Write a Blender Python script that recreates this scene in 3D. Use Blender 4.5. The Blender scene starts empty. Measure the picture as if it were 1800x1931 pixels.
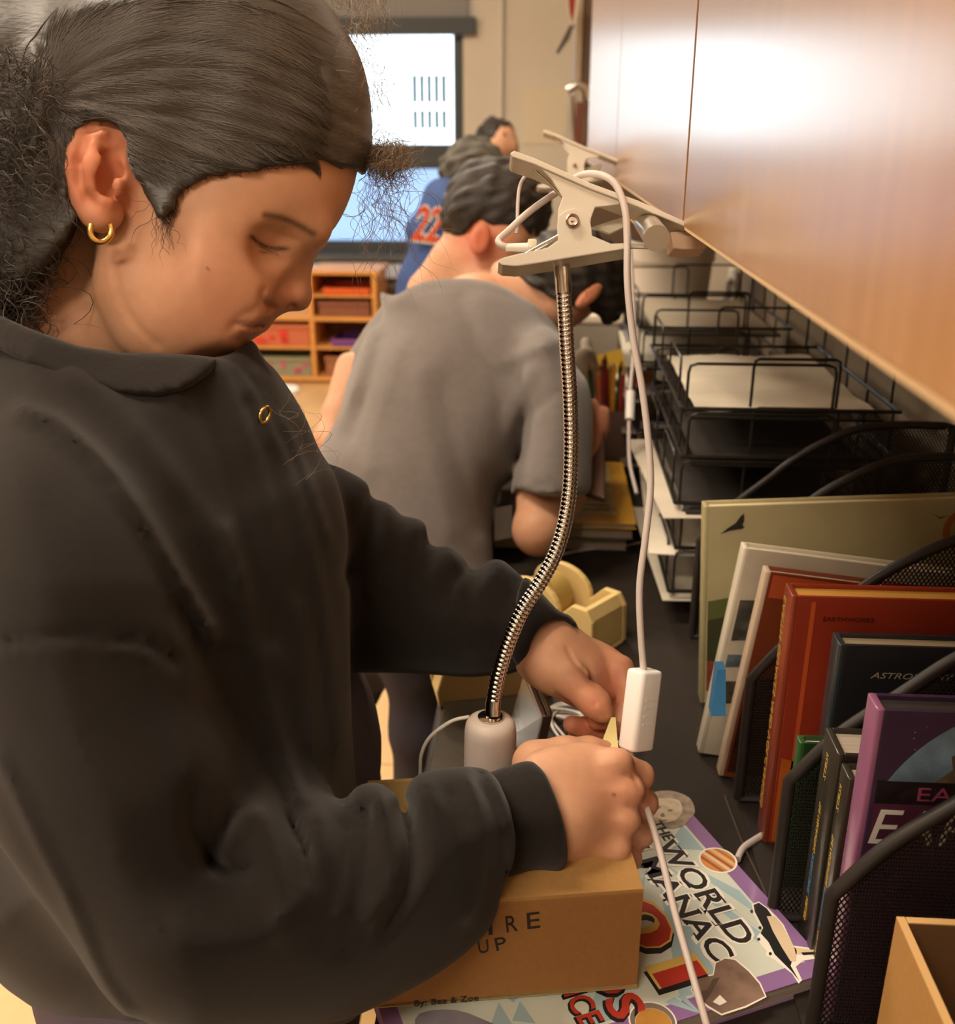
import bpy, math, random
import numpy as np
from mathutils import Vector, Matrix
random.seed(7); rng = np.random.default_rng(7)
C = bpy.context.scene.collection
SC = bpy.context.scene

# ---------------------------------------------------------------- camera
FPX = 1900.0; TH = math.atan(710/1900); PSI = math.atan(135/1900*math.cos(TH)); CAMZ = 1.25
CF = np.array([-math.sin(PSI)*math.cos(TH), math.cos(PSI)*math.cos(TH), -math.sin(TH)])
CR = np.array([math.cos(PSI), math.sin(PSI), 0.0])
CU = np.array([-math.sin(PSI)*math.sin(TH), math.cos(PSI)*math.sin(TH), math.cos(TH)])
CP = np.array([0.0, 0.0, CAMZ])
cd = bpy.data.cameras.new('camera'); cam = bpy.data.objects.new('camera', cd); C.objects.link(cam)
cam.location = CP; cam.rotation_euler = (math.pi/2-TH, 0, PSI)
cd.sensor_fit = 'HORIZONTAL'; cd.sensor_width = 36; cd.lens = FPX/1800*36
cd.clip_start = 0.02; cd.clip_end = 200
cd.dof.use_dof = True; cd.dof.focus_distance = 0.62; cd.dof.aperture_fstop = 9.5
SC.camera = cam

# ---------------------------------------------------------------- light
w = bpy.data.worlds.new('sky'); SC.world = w; w.use_nodes = True
bg = w.node_tree.nodes['Background']; bg.inputs[0].default_value = (0.62, 0.81, 1.0, 1); bg.inputs[1].default_value = 6.2
sd = bpy.data.lights.new('sun', 'SUN'); sd.energy = 2.5; sd.angle = 0.02; sd.color = (1, .95, .88)
sun = bpy.data.objects.new('sun', sd); C.objects.link(sun); sun.rotation_euler = (math.radians(48), 0, math.radians(-20))
def area(name, loc, rot, sx, sy, e, col, portal=False):
    d = bpy.data.lights.new(name, 'AREA'); d.shape = 'RECTANGLE'; d.size = sx; d.size_y = sy; d.energy = e; d.color = col
    if portal: d.cycles.is_portal = True
    o = bpy.data.objects.new(name, d); C.objects.link(o); o.location = loc; o.rotation_euler = rot; return o
area('window_portal', (-2.2, 6.02, 1.25), (math.radians(-90), 0, 0), 3.6, 1.9, 1, (1, 1, 1), True)
WARM = (1.0, .85, .68)
for (x, y, e) in ((-1.0, 0.6, 28), (-2.6, 0.2, 18), (-1.0, 3.1, 44), (-2.9, 3.1, 40), (-.9, -1.4, 34)):
    area('ceiling_lamp_light', (x, y, 2.90), (0, 0, 0), 1.1, .3, e, WARM)
SC.view_settings.view_transform = 'Standard'; SC.view_settings.look = 'None'
SC.view_settings.exposure = 0.62; SC.view_settings.gamma = 1
SC.view_settings.use_curve_mapping = False

# ---------------------------------------------------------------- projection helpers (pixel -> point at a real depth)
def ray(px, py): return CF + CR*((px-900)/FPX) + CU*((965-py)/FPX)
def W(px, py, d): return CP + d*ray(px, py)
def ONZ(px, py, z): r = ray(px, py); return CP + r*((z-CAMZ)/r[2])
def ONX(px, py, x): r = ray(px, py); return CP + r*(x/r[0])
def ONY(px, py, y): r = ray(px, py); return CP + r*(y/r[1])

# ---------------------------------------------------------------- materials
def lin(c):
    if isinstance(c, str): c = tuple(int(c[i:i+2], 16)/255 for i in (0, 2, 4))
    return tuple(((x+.055)/1.055)**2.4 if x > .04045 else x/12.92 for x in c)
MATS = {}
def mat(name, col, rough=.6, metal=0, noise=0, nscale=40, bump=0, bscale=200, coat=0, alpha=1, trans=0, emit=0, sheen=0, sss=0, stretch=None, attr=False, spec=.5, ior=1.45, bdist=.001):
    if name in MATS: return MATS[name]
    m = bpy.data.materials.new(name); m.use_nodes = True; nt = m.node_tree; b = nt.nodes['Principled BSDF']
    c = lin(col); b.inputs['Base Color'].default_value = (*c, 1)
    b.inputs['Roughness'].default_value = rough; b.inputs['Metallic'].default_value = metal
    b.inputs['Coat Weight'].default_value = coat; b.inputs['Coat Roughness'].default_value = .12
    b.inputs['Transmission Weight'].default_value = trans; b.inputs['Alpha'].default_value = alpha
    b.inputs['Specular IOR Level'].default_value = spec; b.inputs['IOR'].default_value = ior
    if sheen: b.inputs['Sheen Weight'].default_value = sheen; b.inputs['Sheen Roughness'].default_value = .5
    if sss: b.inputs['Subsurface Weight'].default_value = sss; b.inputs['Subsurface Radius'].default_value = (1, .35, .2); b.inputs['Subsurface Scale'].default_value = .006
    if emit: b.inputs['Emission Color'].default_value = (*c, 1); b.inputs['Emission Strength'].default_value = emit
    tc = None
    if noise or bump:
        tc = nt.nodes.new('ShaderNodeTexCoord'); mp = nt.nodes.new('ShaderNodeMapping'); nt.links.new(tc.outputs['Object'], mp.inputs[0])
        if stretch: mp.inputs['Scale'].default_value = stretch
    base = None
    if attr:
        at = nt.nodes.new('ShaderNodeAttribute'); at.attribute_name = 'tint'; base = at.outputs['Color']
        nt.links.new(base, b.inputs['Base Color'])
    if noise:
        n = nt.nodes.new('ShaderNodeTexNoise'); n.inputs['Scale'].default_value = nscale; n.inputs['Detail'].default_value = 4
        nt.links.new(mp.outputs[0], n.inputs['Vector'])
        mr = nt.nodes.new('ShaderNodeMapRange'); mr.inputs[1].default_value = .3; mr.inputs[2].default_value = .7
        mr.inputs[3].default_value = 1-noise; mr.inputs[4].default_value = 1+noise; nt.links.new(n.outputs[0], mr.inputs[0])
        mx = nt.nodes.new('ShaderNodeVectorMath'); mx.operation = 'SCALE'
        if base: nt.links.new(base, mx.inputs[0])
        else: mx.inputs[0].default_value = c
        nt.links.new(mr.outputs[0], mx.inputs['Scale']); nt.links.new(mx.outputs[0], b.inputs['Base Color'])
    if bump:
        n = nt.nodes.new('ShaderNodeTexNoise'); n.inputs['Scale'].default_value = bscale; n.inputs['Detail'].default_value = 3
        nt.links.new(mp.outputs[0], n.inputs['Vector'])
        bp = nt.nodes.new('ShaderNodeBump'); bp.inputs['Strength'].default_value = bump; bp.inputs['Distance'].default_value = bdist
        nt.links.new(n.outputs[0], bp.inputs['Height']); nt.links.new(bp.outputs[0], b.inputs['Normal'])
    MATS[name] = m; return m

# ---------------------------------------------------------------- object helpers
def tag(o, label=None, cat=None, group=None, kind=None):
    if label: o['label'] = label
    if cat: o['category'] = cat
    if group: o['group'] = group
    if kind: o['kind'] = kind
    return o
def empty(name, loc, label, cat, group=None, rotz=0):
    o = bpy.data.objects.new(name, None); C.objects.link(o); o.location = loc; o.rotation_euler = (0, 0, rotz)
    o.empty_display_size = .05
    return tag(o, label, cat, group)
def parent_keep(o, p):
    if p is None: return
    o.parent = p
    if p.type == 'EMPTY': o.matrix_parent_inverse = Matrix.LocRotScale(p.location, p.rotation_euler, None).inverted()
def mesh_obj(name, verts, faces, m, parent=None, smooth=False, mats=None, fmi=None):
    me = bpy.data.meshes.new(name)
    if isinstance(faces, np.ndarray):
        nf, k = faces.shape; me.vertices.add(len(verts)); me.vertices.foreach_set('co', np.asarray(verts, np.float32).ravel())
        me.loops.add(nf*k); me.loops.foreach_set('vertex_index', faces.astype(np.int32).ravel())
        me.polygons.add(nf); me.polygons.foreach_set('loop_start', np.arange(0, nf*k, k, dtype=np.int32))
        try: me.polygons.foreach_set('loop_total', np.full(nf, k, np.int32))
        except Exception: pass
        me.update(calc_edges=True); me.validate()
    else: me.from_pydata([tuple(v) for v in verts], [], faces); me.update()
    for mm in (mats or [m]): me.materials.append(mm)
    if fmi is not None: me.polygons.foreach_set('material_index', fmi)
    if smooth: me.polygons.foreach_set('use_smooth', [True]*len(me.polygons))
    o = bpy.data.objects.new(name, me); C.objects.link(o); parent_keep(o, parent); return o

class MB:
    def __init__(s): s.v = []; s.f = []; s.sm = []
    def add(s, vs, fs, smooth=False):
        o = len(s.v); s.v += [tuple(map(float, v)) for v in vs]; s.f += [tuple(i+o for i in f) for f in fs]; s.sm += [smooth]*len(fs); return s
    def box(s, x0, x1, y0, y1, z0, z1):
        vs = [(x, y, z) for x in (x0, x1) for y in (y0, y1) for z in (z0, z1)]
        return s.add(vs, [(0, 1, 3, 2), (4, 6, 7, 5), (0, 4, 5, 1), (2, 3, 7, 6), (0, 2, 6, 4), (1, 5, 7, 3)])
    def obox(s, c, ax, ay, az):   # centre and half-axis vectors
        c, ax, ay, az = map(np.array, (c, ax, ay, az))
        vs = [c+a*ax+b*ay+d*az for a in (-1, 1) for b in (-1, 1) for d in (-1, 1)]
        return s.add(vs, [(0, 1, 3, 2), (4, 6, 7, 5), (0, 4, 5, 1), (2, 3, 7, 6), (0, 2, 6, 4), (1, 5, 7, 3)])
    def rbox(s, c, ax, ay, az, b=.2, seg=3):   # box whose edges across ax/ay are rounded, with slightly drawn-in ends
        c, ax, ay, az = map(lambda q: np.array(q, float), (c, ax, ay, az))
        la, lb, lc = np.linalg.norm(ax), np.linalg.norm(ay), np.linalg.norm(az); r = b*min(la, lb)
        prof = []
        for (sx, sy, a0) in ((1, 1, 0), (-1, 1, 90), (-1, -1, 180), (1, -1, 270)):
            for k in range(seg+1):
                a = math.radians(a0+90*k/seg); prof.append((sx*(la-r)+r*math.cos(a), sy*(lb-r)+r*math.sin(a)))
        n = len(prof); rings = []
        for (zz, ins) in ((-lc, r*.5), (-lc+r*.15, r*.15), (-lc+r*.5, 0), (lc-r*.5, 0), (lc-r*.15, r*.15), (lc, r*.5)):
            rings.append([c+ax/la*p[0]*(1-ins/la)+ay/lb*p[1]*(1-ins/lb)+az/lc*zz for p in prof])
        vs = [v for rr in rings for v in rr]; fs = []
        for i in range(len(rings)-1):
            for k in range(n): fs.append((i*n+k, i*n+(k+1) % n, (i+1)*n+(k+1) % n, (i+1)*n+k))
        fs.append(tuple(range(n))[::-1]); fs.append(tuple((len(rings)-1)*n+k for k in range(n)))
        return s.add(vs, fs, True)
    def tube(s, pts, r, n=8, closed=False, cap=True, flat=1.0):
        P = np.array(pts, float); m = len(P); rs = np.full(m, r) if np.isscalar(r) else np.array(r)
        T = np.zeros_like(P); T[1:-1] = P[2:]-P[:-2]; T[0] = P[1]-P[0]; T[-1] = P[-1]-P[-2]
        if closed: T[0] = T[-1] = P[1]-P[-2]
        T /= np.linalg.norm(T, axis=1)[:, None]+1e-12
        a = np.array([0, 0, 1.]) if abs(T[0][2]) < .9 else np.array([1., 0, 0])
        N = np.cross(T[0], a); N /= np.linalg.norm(N); vs = []
        for i in range(m):
            N = N-T[i]*N.dot(T[i]); N /= np.linalg.norm(N)+1e-12; B = np.cross(T[i], N)
            for k in range(n):
                t = 2*math.pi*k/n; vs.append(P[i]+rs[i]*(math.cos(t)*N+flat*math.sin(t)*B))
        fs = [(i*n+k, i*n+(k+1) % n, (i+1)*n+(k+1) % n, (i+1)*n+k) for i in range(m-1) for k in range(n)]
        if closed: fs += [((m-1)*n+k, (m-1)*n+(k+1) % n, (k+1) % n, k) for k in range(n)]
        elif cap: fs += [tuple(range(n))[::-1], tuple((m-1)*n+k for k in range(n))]
        return s.add(vs, fs, True)
    def cyl(s, a, b, r0, r1=None, n=20): return s.tube([a, b], [r0, r0 if r1 is None else r1], n)
    def lathe(s, c, axis, prof, n=28):
        axis = np.array(axis, float); axis /= np.linalg.norm(axis); c = np.array(c, float)
        a = np.array([0, 0, 1.]) if abs(axis[2]) < .9 else np.array([1., 0, 0]); N = np.cross(axis, a); N /= np.linalg.norm(N); B = np.cross(axis, N)
        vs = [c+axis*h+r*(math.cos(2*math.pi*k/n)*N+math.sin(2*math.pi*k/n)*B) for (r, h) in prof for k in range(n)]
        m = len(prof); fs = [(i*n+k, i*n+(k+1) % n, (i+1)*n+(k+1) % n, (i+1)*n+k) for i in range(m-1) for k in range(n)]
        fs += [tuple(range(n))[::-1], tuple((m-1)*n+k for k in range(n))]
        return s.add(vs, fs, True)
    def prism(s, pts, off):   # polygon of 3-D points extruded by vector off
        P = [np.array(p, float) for p in pts]; n = len(P); off = np.array(off, float)
        vs = P+[p+off for p in P]
        return s.add(vs, [tuple(range(n))[::-1], tuple(range(n, 2*n))]+[(i, (i+1) % n, n+(i+1) % n, n+i) for i in range(n)])
    def build(s, name, m, parent=None, kind=None, label=None, bevel=0):
        o = mesh_obj(name, s.v, s.f, m, parent); o.data.polygons.foreach_set('use_smooth', s.sm); o.data.update()
        if bevel:
            b = o.modifiers.new('bevel', 'BEVEL'); b.width = bevel; b.segments = 2; b.limit_method = 'ANGLE'
        if any(s.sm):
            try: o.data.set_sharp_from_angle(angle=math.radians(50))
            except Exception: pass
        if kind: o['kind'] = kind
        if label: o['label'] = label
        return o

def spline(pts, n=6, closed=False):
    P = np.array(pts, float); m = len(P); out = []
    rngi = range(m) if closed else range(m-1)
    for i in rngi:
        p0 = P[(i-1) % m] if closed or i > 0 else 2*P[0]-P[1]; p1 = P[i]; p2 = P[(i+1) % m]
        p3 = P[(i+2) % m] if closed or i < m-2 else 2*P[-1]-P[-2]
        for k in range(n):
            t = k/n; out.append(.5*((2*p1)+(-p0+p2)*t+(2*p0-5*p1+4*p2-p3)*t*t+(-p0+3*p1-3*p2+p3)*t**3))
    if not closed: out.append(P[-1])
    return np.array(out)

TEXTS = []
def text_fit(s, p0, p1, height, up, m, parent, name='lettering', off=.0003, bold=0.0, label=None, shear=0):
    """flat lettering whose baseline runs from p0 to p1 on a surface, cap height given in metres"""
    TEXTS.append((s, np.array(p0, float), np.array(p1, float), height, np.array(up, float), m, parent, name, off, bold, label, shear))
def flush_texts():
    made = []
    for T in TEXTS:
        cu = bpy.data.curves.new('t', 'FONT'); cu.body = T[0]; cu.offset = T[9]; cu.extrude = 0.006; cu.resolution_u = 3; cu.shear = T[11]
        o = bpy.data.objects.new('t', cu); C.objects.link(o); made.append(o)
    bpy.context.view_layer.update(); dg = bpy.context.evaluated_depsgraph_get()
    for T, o in zip(TEXTS, made):
        me = bpy.data.meshes.new_from_object(o.evaluated_get(dg)); n = len(me.vertices); co = np.zeros(n*3); me.vertices.foreach_get('co', co); co = co.reshape(-1, 3)
        x0, x1 = co[:, 0].min(), co[:, 0].max(); y1 = .69 if any(c.isupper() or c.isdigit() for c in T[0]) else co[:, 1].max()
        d = T[2]-T[1]; L = np.linalg.norm(d); ex = d/L; up = T[4]-ex*T[4].dot(ex); up /= np.linalg.norm(up); nn = np.cross(ex, up)
        P = T[1]+ex*((co[:, 0]-x0)/(x1-x0)*L)[:, None]+up*(co[:, 1]/y1*T[3])[:, None]+nn*(T[8]+co[:, 2]*.02)[:, None]
        me.vertices.foreach_set('co', P.ravel()); me.update(); me.materials.clear(); me.materials.append(T[5])
        q = bpy.data.objects.new(T[7], me); me.name = T[7]; C.objects.link(q); parent_keep(q, T[6])
        if T[10]: q['label'] = T[10]
        bpy.data.objects.remove(o)
    TEXTS.clear()

# ---------------------------------------------------------------- sculpting by signed distance fields
RX0, RX1, RY0, RY1, RS = -500, 2300, -600, 2500, 4
rxs = np.arange(RX0, RX1, RS, dtype=np.float32); rys = np.arange(RY0, RY1, RS, dtype=np.float32)
def seg_dist(pts, closed, xs, ys, extra=None):
    P = np.array(pts, np.float32); D = np.full((len(xs), len(ys)), 1e9, np.float32); n = len(P)
    gx, gy = xs[:, None], ys[None, :]
    for i in range(n if closed else n-1):
        a, b = P[i], P[(i+1) % n]; d = b-a; l2 = float(d@d)+1e-9
        t = np.clip(((gx-a[0])*d[0]+(gy-a[1])*d[1])/l2, 0, 1); D = np.minimum(D, (gx-a[0]-t*d[0])**2+(gy-a[1]-t*d[1])**2)
    return np.sqrt(D)
def poly_map(pts, smooth=4):
    """signed distance in px, positive inside"""
    if smooth: pts = spline(pts, smooth, True)
    P = np.array(pts, np.float32); D = seg_dist(P, True, rxs, rys); ins = np.zeros(D.shape, bool); n = len(P)
    gx, gy = rxs[:, None], rys[None, :]
    for i in range(n):
        a, b = P[i], P[(i+1) % n]
        if a[1] == b[1]: continue
        c = ((a[1] > gy) != (b[1] > gy)) & (gx < (b[0]-a[0])*(gy-a[1])/(b[1]-a[1])+a[0]); ins ^= c
    return np.where(ins, D, -D)
def relief(lines):
    """height map (m) of soft ridges (+) and grooves (-): (points, width px, height m)"""
    Hm = np.zeros((len(rxs), len(rys)), np.float32)
    for pts, wd, amp in lines:
        pts = spline(pts, 5) if len(pts) > 2 else pts; P = np.array(pts); mg = wd*3+10
        i0, i1 = np.searchsorted(rxs, [P[:, 0].min()-mg, P[:, 0].max()+mg]); j0, j1 = np.searchsorted(rys, [P[:, 1].min()-mg, P[:, 1].max()+mg])
        if i1 <= i0 or j1 <= j0: continue
        d = seg_dist(P, False, rxs[i0:i1], rys[j0:j1])
        Hm[i0:i1, j0:j1] += amp*np.exp(-(d/wd)**2)
    return Hm
def samp(mp, px, py):
    fx = np.clip((px-RX0)/RS, 0, mp.shape[0]-1.001); fy = np.clip((py-RY0)/RS, 0, mp.shape[1]-1.001)
    i = fx.astype(np.int32); j = fy.astype(np.int32); a = fx-i; b = fy-j
    return (mp[i, j]*(1-a)*(1-b)+mp[i+1, j]*a*(1-b)+mp[i, j+1]*(1-a)*b+mp[i+1, j+1]*a*b).astype(np.float32)
def cc(p): return np.array([(p[0]-900)/FPX*p[2], (965-p[1])/FPX*p[2], p[2]], np.float32)
def smin(a, b, k):
    if k <= 0: return np.minimum(a, b)
    h = np.maximum(k-np.abs(a-b), 0)/k; return np.minimum(a, b)-h*h*k/4
def smax(a, b, k): return -smin(-a, -b, k)
class Grid:
    def __init__(s, px0, px1, py0, py1, d0, d1, h):
        cs = [cc((x, y, d)) for x in (px0, px1) for y in (py0, py1) for d in (d0, d1)]; cs = np.array(cs)
        s.lo = cs.min(0); hi = cs.max(0); s.h = h; s.n = np.ceil((hi-s.lo)/h).astype(int)+1
        s.x, s.y, s.z = [(s.lo[i]+h*np.arange(s.n[i], dtype=np.float32)) for i in range(3)]
        s.F = np.full(s.n, .05, np.float32)
        s.X, s.Y, s.Z = s.x[:, None, None], s.y[None, :, None], s.z[None, None, :]
        s.PX = 900+FPX*s.X/s.Z; s.PY = 965-FPX*s.Y/s.Z
    def sub(s, lo, hi):
        a = np.maximum(np.floor((np.array(lo)-s.lo)/s.h).astype(int), 0); b = np.minimum(np.ceil((np.array(hi)-s.lo)/s.h).astype(int)+1, s.n)
        if (b <= a).any(): return None
        return tuple(slice(int(i), int(j)) for i, j in zip(a, b))
    def op(s, sl, D, k, mode):
        if mode == 'add': s.F[sl] = smin(s.F[sl], D, k)
        elif mode == 'cut': s.F[sl] = smax(s.F[sl], -D, k)
        else: s.F[sl] = smax(s.F[sl], D, k)
    def cone(s, a, b, ra, rb, k=.004, mode='add'):
        a, b = cc(a), cc(b); m = max(ra, rb)+k+.004; sl = s.sub(np.minimum(a, b)-m, np.maximum(a, b)+m)
        if sl is None: return s
        X, Y, Z = s.X[sl[0]], s.Y[:, sl[1]], s.Z[:, :, sl[2]]; d = b-a; l2 = float(d@d)+1e-12
        t = np.clip(((X-a[0])*d[0]+(Y-a[1])*d[1]+(Z-a[2])*d[2])/l2, 0, 1)
        D = np.sqrt((X-a[0]-t*d[0])**2+(Y-a[1]-t*d[1])**2+(Z-a[2]-t*d[2])**2)-(ra+(rb-ra)*t); s.op(sl, D, k, mode); return s
    def chain(s, pts, k=.003, mode='add'):   # (px, py, depth, radius)
        for p, q in zip(pts, pts[1:]): s.cone(p[:3], q[:3], p[3], q[3], k, mode)
        return s
    def ell(s, c, r, k=.004, mode='add', rot=0, rotz=0):
        """ellipsoid: radii across, up, in depth (m); rot turns it in the picture plane, rotz about the up axis"""
        c = cc(c); m = max(r)+k+.004; sl = s.sub(c-m, c+m)
        if sl is None: return s
        X, Y, Z = s.X[sl[0]]-c[0], s.Y[:, sl[1]]-c[1], s.Z[:, :, sl[2]]-c[2]
        ca, sa = math.cos(math.radians(rot)), math.sin(math.radians(rot)); x = X*ca+Y*sa; y = -X*sa+Y*ca; z = Z
        cb, sb = math.cos(math.radians(rotz)), math.sin(math.radians(rotz)); x, z = x*cb+z*sb, -x*sb+z*cb
        k0 = np.sqrt((x/r[0])**2+(y/r[1])**2+(z/r[2])**2)+1e-9; k1 = np.sqrt((x/r[0]**2)**2+(y/r[1]**2)**2+(z/r[2]**2)**2)+1e-9
        s.op(sl, (k0*(k0-1)/k1).astype(np.float32), k, mode); return s
    def infl(s, mp, d0, T, D, k=.01, mode='add', off=0):
        S = samp(mp, s.PX, s.PY)*s.Z/FPX
        dd = d0(s.PX, s.PY) if callable(d0) else d0
        q = np.maximum(D-S, 0); wv = np.abs(s.Z-dd)*(D/T); f = (np.sqrt(q*q+wv*wv)-D)*min(1, T/D)
        s.op((slice(None),)*3, (f-off).astype(np.float32), k, mode); return s
    def mask(s, mp, k=.002):
        S = samp(mp, s.PX, s.PY)*s.Z/FPX; s.op((slice(None),)*3, -S, k, 'and'); return s
    def rel(s, Hm, near=None):
        Hs = samp(Hm, s.PX, s.PY)
        if near is not None: Hs = Hs*(s.Z < near)
        s.F -= Hs; return s
    def wob(s, amp, sc, seed=0):
        r = np.random.default_rng(seed)
        for i in range(5):
            v = r.normal(size=3); v = v/np.linalg.norm(v)/sc*(1+i*.3); s.F += (amp*np.sin(s.X*v[0]+s.Y*v[1]+s.Z*v[2]+r.random()*6)).astype(np.float32)
        return s
    def mesh(s):
        """surface nets -> (points in camera axes, quads)"""
        Fd = s.F; nx, ny, nz = Fd.shape; s8 = Fd < 0
        s8 = s8.copy(); s8[0] = s8[-1] = False; s8[:, 0] = s8[:, -1] = False; s8[:, :, 0] = s8[:, :, -1] = False
        cnt = np.zeros((nx-1, ny-1, nz-1), np.uint8); offs = [(i, j, k) for i in (0, 1) for j in (0, 1) for k in (0, 1)]
        for (i, j, k) in offs: cnt += s8[i:nx-1+i, j:ny-1+j, k:nz-1+k]
        act = np.argwhere((cnt > 0) & (cnt < 8)); idx = np.full(cnt.shape, -1, np.int32); idx[tuple(act.T)] = np.arange(len(act))
        V = {o: Fd[act[:, 0]+o[0], act[:, 1]+o[1], act[:, 2]+o[2]] for o in offs}; I = {o: s8[act[:, 0]+o[0], act[:, 1]+o[1], act[:, 2]+o[2]] for o in offs}
        acc = np.zeros((len(act), 3)); num = np.zeros(len(act))
        for o in offs:
            for ax in range(3):
                if o[ax]: continue
                p = list(o); p[ax] = 1; p = tuple(p); cr = I[o] != I[p]
                t = np.where(cr, np.clip(V[o]/np.where(np.abs(V[o]-V[p]) < 1e-9, 1e-9, V[o]-V[p]), 0, 1), 0)
                e = np.array(o, float)[None].repeat(len(act), 0); e[:, ax] += t; acc += e*cr[:, None]; num += cr
        pts = s.lo+s.h*(act+acc/num[:, None]); quads = []
        for ax in range(3):
            a = s8; sl0 = [slice(1, -1)]*3; sl0[ax] = slice(0, -1); sl1 = [slice(1, -1)]*3; sl1[ax] = slice(1, None)
            A = a[tuple(sl0)]; B = a[tuple(sl1)]; base = np.array([1, 1, 1]); base[ax] = 0
            for flip, M in ((0, A & ~B), (1, ~A & B)):
                e = np.argwhere(M)+base
                if not len(e): continue
                u, v = [q for q in range(3) if q != ax]; du = np.zeros(3, int); du[u] = 1; dv = np.zeros(3, int); dv[v] = 1
                c = [e, e-du, e-du-dv, e-dv]; q = np.stack([idx[tuple(t.T)] for t in c], 1)
                if (flip == 1) != (ax == 1): q = q[:, ::-1]
                quads.append(q)
        q = np.concatenate(quads); q = q[(q >= 0).all(1)]; return pts, q
def cam_world(p): return CP+p[:, :1]*CR+p[:, 1:2]*CU+p[:, 2:3]*CF
def smooth_verts(p, q, it=1, lam=.5):
    for _ in range(it):
        acc = np.zeros_like(p); n = np.zeros(len(p))
        for a, b in ((0, 1), (1, 2), (2, 3), (3, 0)):
            np.add.at(acc, q[:, a], p[q[:, b]]); np.add.at(n, q[:, a], 1); np.add.at(acc, q[:, b], p[q[:, a]]); np.add.at(n, q[:, b], 1)
        p = p+lam*(acc/np.maximum(n, 1)[:, None]-p)
    return p
def sculpt(name, grids, m, parent=None, tint=None, it=1, kind=None):
    """joins the surfaces of one or more grids into ONE mesh object"""
    P, Q, n = [], [], 0
    for g in grids:
        p, q = g.mesh(); p = smooth_verts(p, q, it); P.append(p); Q.append(q+n); n += len(p)
    P = np.concatenate(P); Q = np.concatenate(Q); o = mesh_obj(name, cam_world(P), Q, m, parent, True)
    if tint is not None:
        px = 900+FPX*P[:, 0]/P[:, 2]; py = 965-FPX*P[:, 1]/P[:, 2]; col = tint(px, py, P[:, 2]); at = o.data.attributes.new('tint', 'FLOAT_COLOR', 'POINT')
        at.data.foreach_set('color', np.concatenate([col, np.ones((len(col), 1))], 1).astype(np.float32).ravel())
    if kind: o['kind'] = kind
    return o
def blob(px, py, cx, cy, r, s=.35):
    d = np.sqrt((px-cx)**2+(py-cy)**2); return np.clip((r*(1+s)-d)/(2*s*r), 0, 1)
# ================================================================ THE SETTING
M_wall = mat('beige_wall_paint', 'd2cabb', .8, noise=.04, nscale=3)
M_ceil = mat('ceiling_paint', 'd8d0c0', .9)
M_floor = mat('grout', '8a6a44', .8)
M_tile = mat('pale_wood_tile', 'd9b27c', .45, noise=.12, nscale=9, stretch=(1, .25, 1), coat=.2)
M_frame = mat('dark_grey_window_frame', '3d4245', .5)
M_shade = mat('grey_roller_shade', '8d8c8c', .9)
M_base = mat('baseboard', '4a4038', .6)
def struct(b, name, m, parent=None, kind='structure'):
    o = b.build(name, m, parent)
    if parent is None: o['kind'] = 'structure'
    return o
XL, XR, YB, YF, ZC = -4.5, .41, 5.9, -2.6, 3.0
struct(MB().box(XL-.1, XR+.1, YF-.1, YB+.25, -.12, -.012), 'floor', M_floor)
floor = bpy.data.objects['floor']
tm = MB().box(-.1485, .1485, -.2985, .2985, -.012, 0).build('floor_tile', M_tile, floor, bevel=.0015)
first = True; k = 0
for i in range(9):
    for j in range(20):
        x = -.25-.3*i; y = .15+.6*j*.5 if False else .3+.6*(j)-(.3 if i % 2 else 0)
        if y > 5.6 or y < -.4: continue
        if first: tm.location = (x, y, 0); first = False; continue
        t = tm.copy(); t.location = (x, y, 0); C.objects.link(t)
struct(MB().box(XL-.1, XR+.1, YF-.1, YB+.25, ZC, ZC+.1), 'ceiling', M_ceil)
struct(MB().box(XR, XR+.1, YF, YB, 0, ZC), 'wall_right', mat('right_wall_paint', '9a8c78', .85))
struct(MB().box(XL-.1, XL, YF, YB, 0, ZC), 'wall_left', M_wall)
struct(MB().box(XL-.1, XR+.1, YF-.1, YF, 0, ZC), 'wall_front', M_wall)
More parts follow.
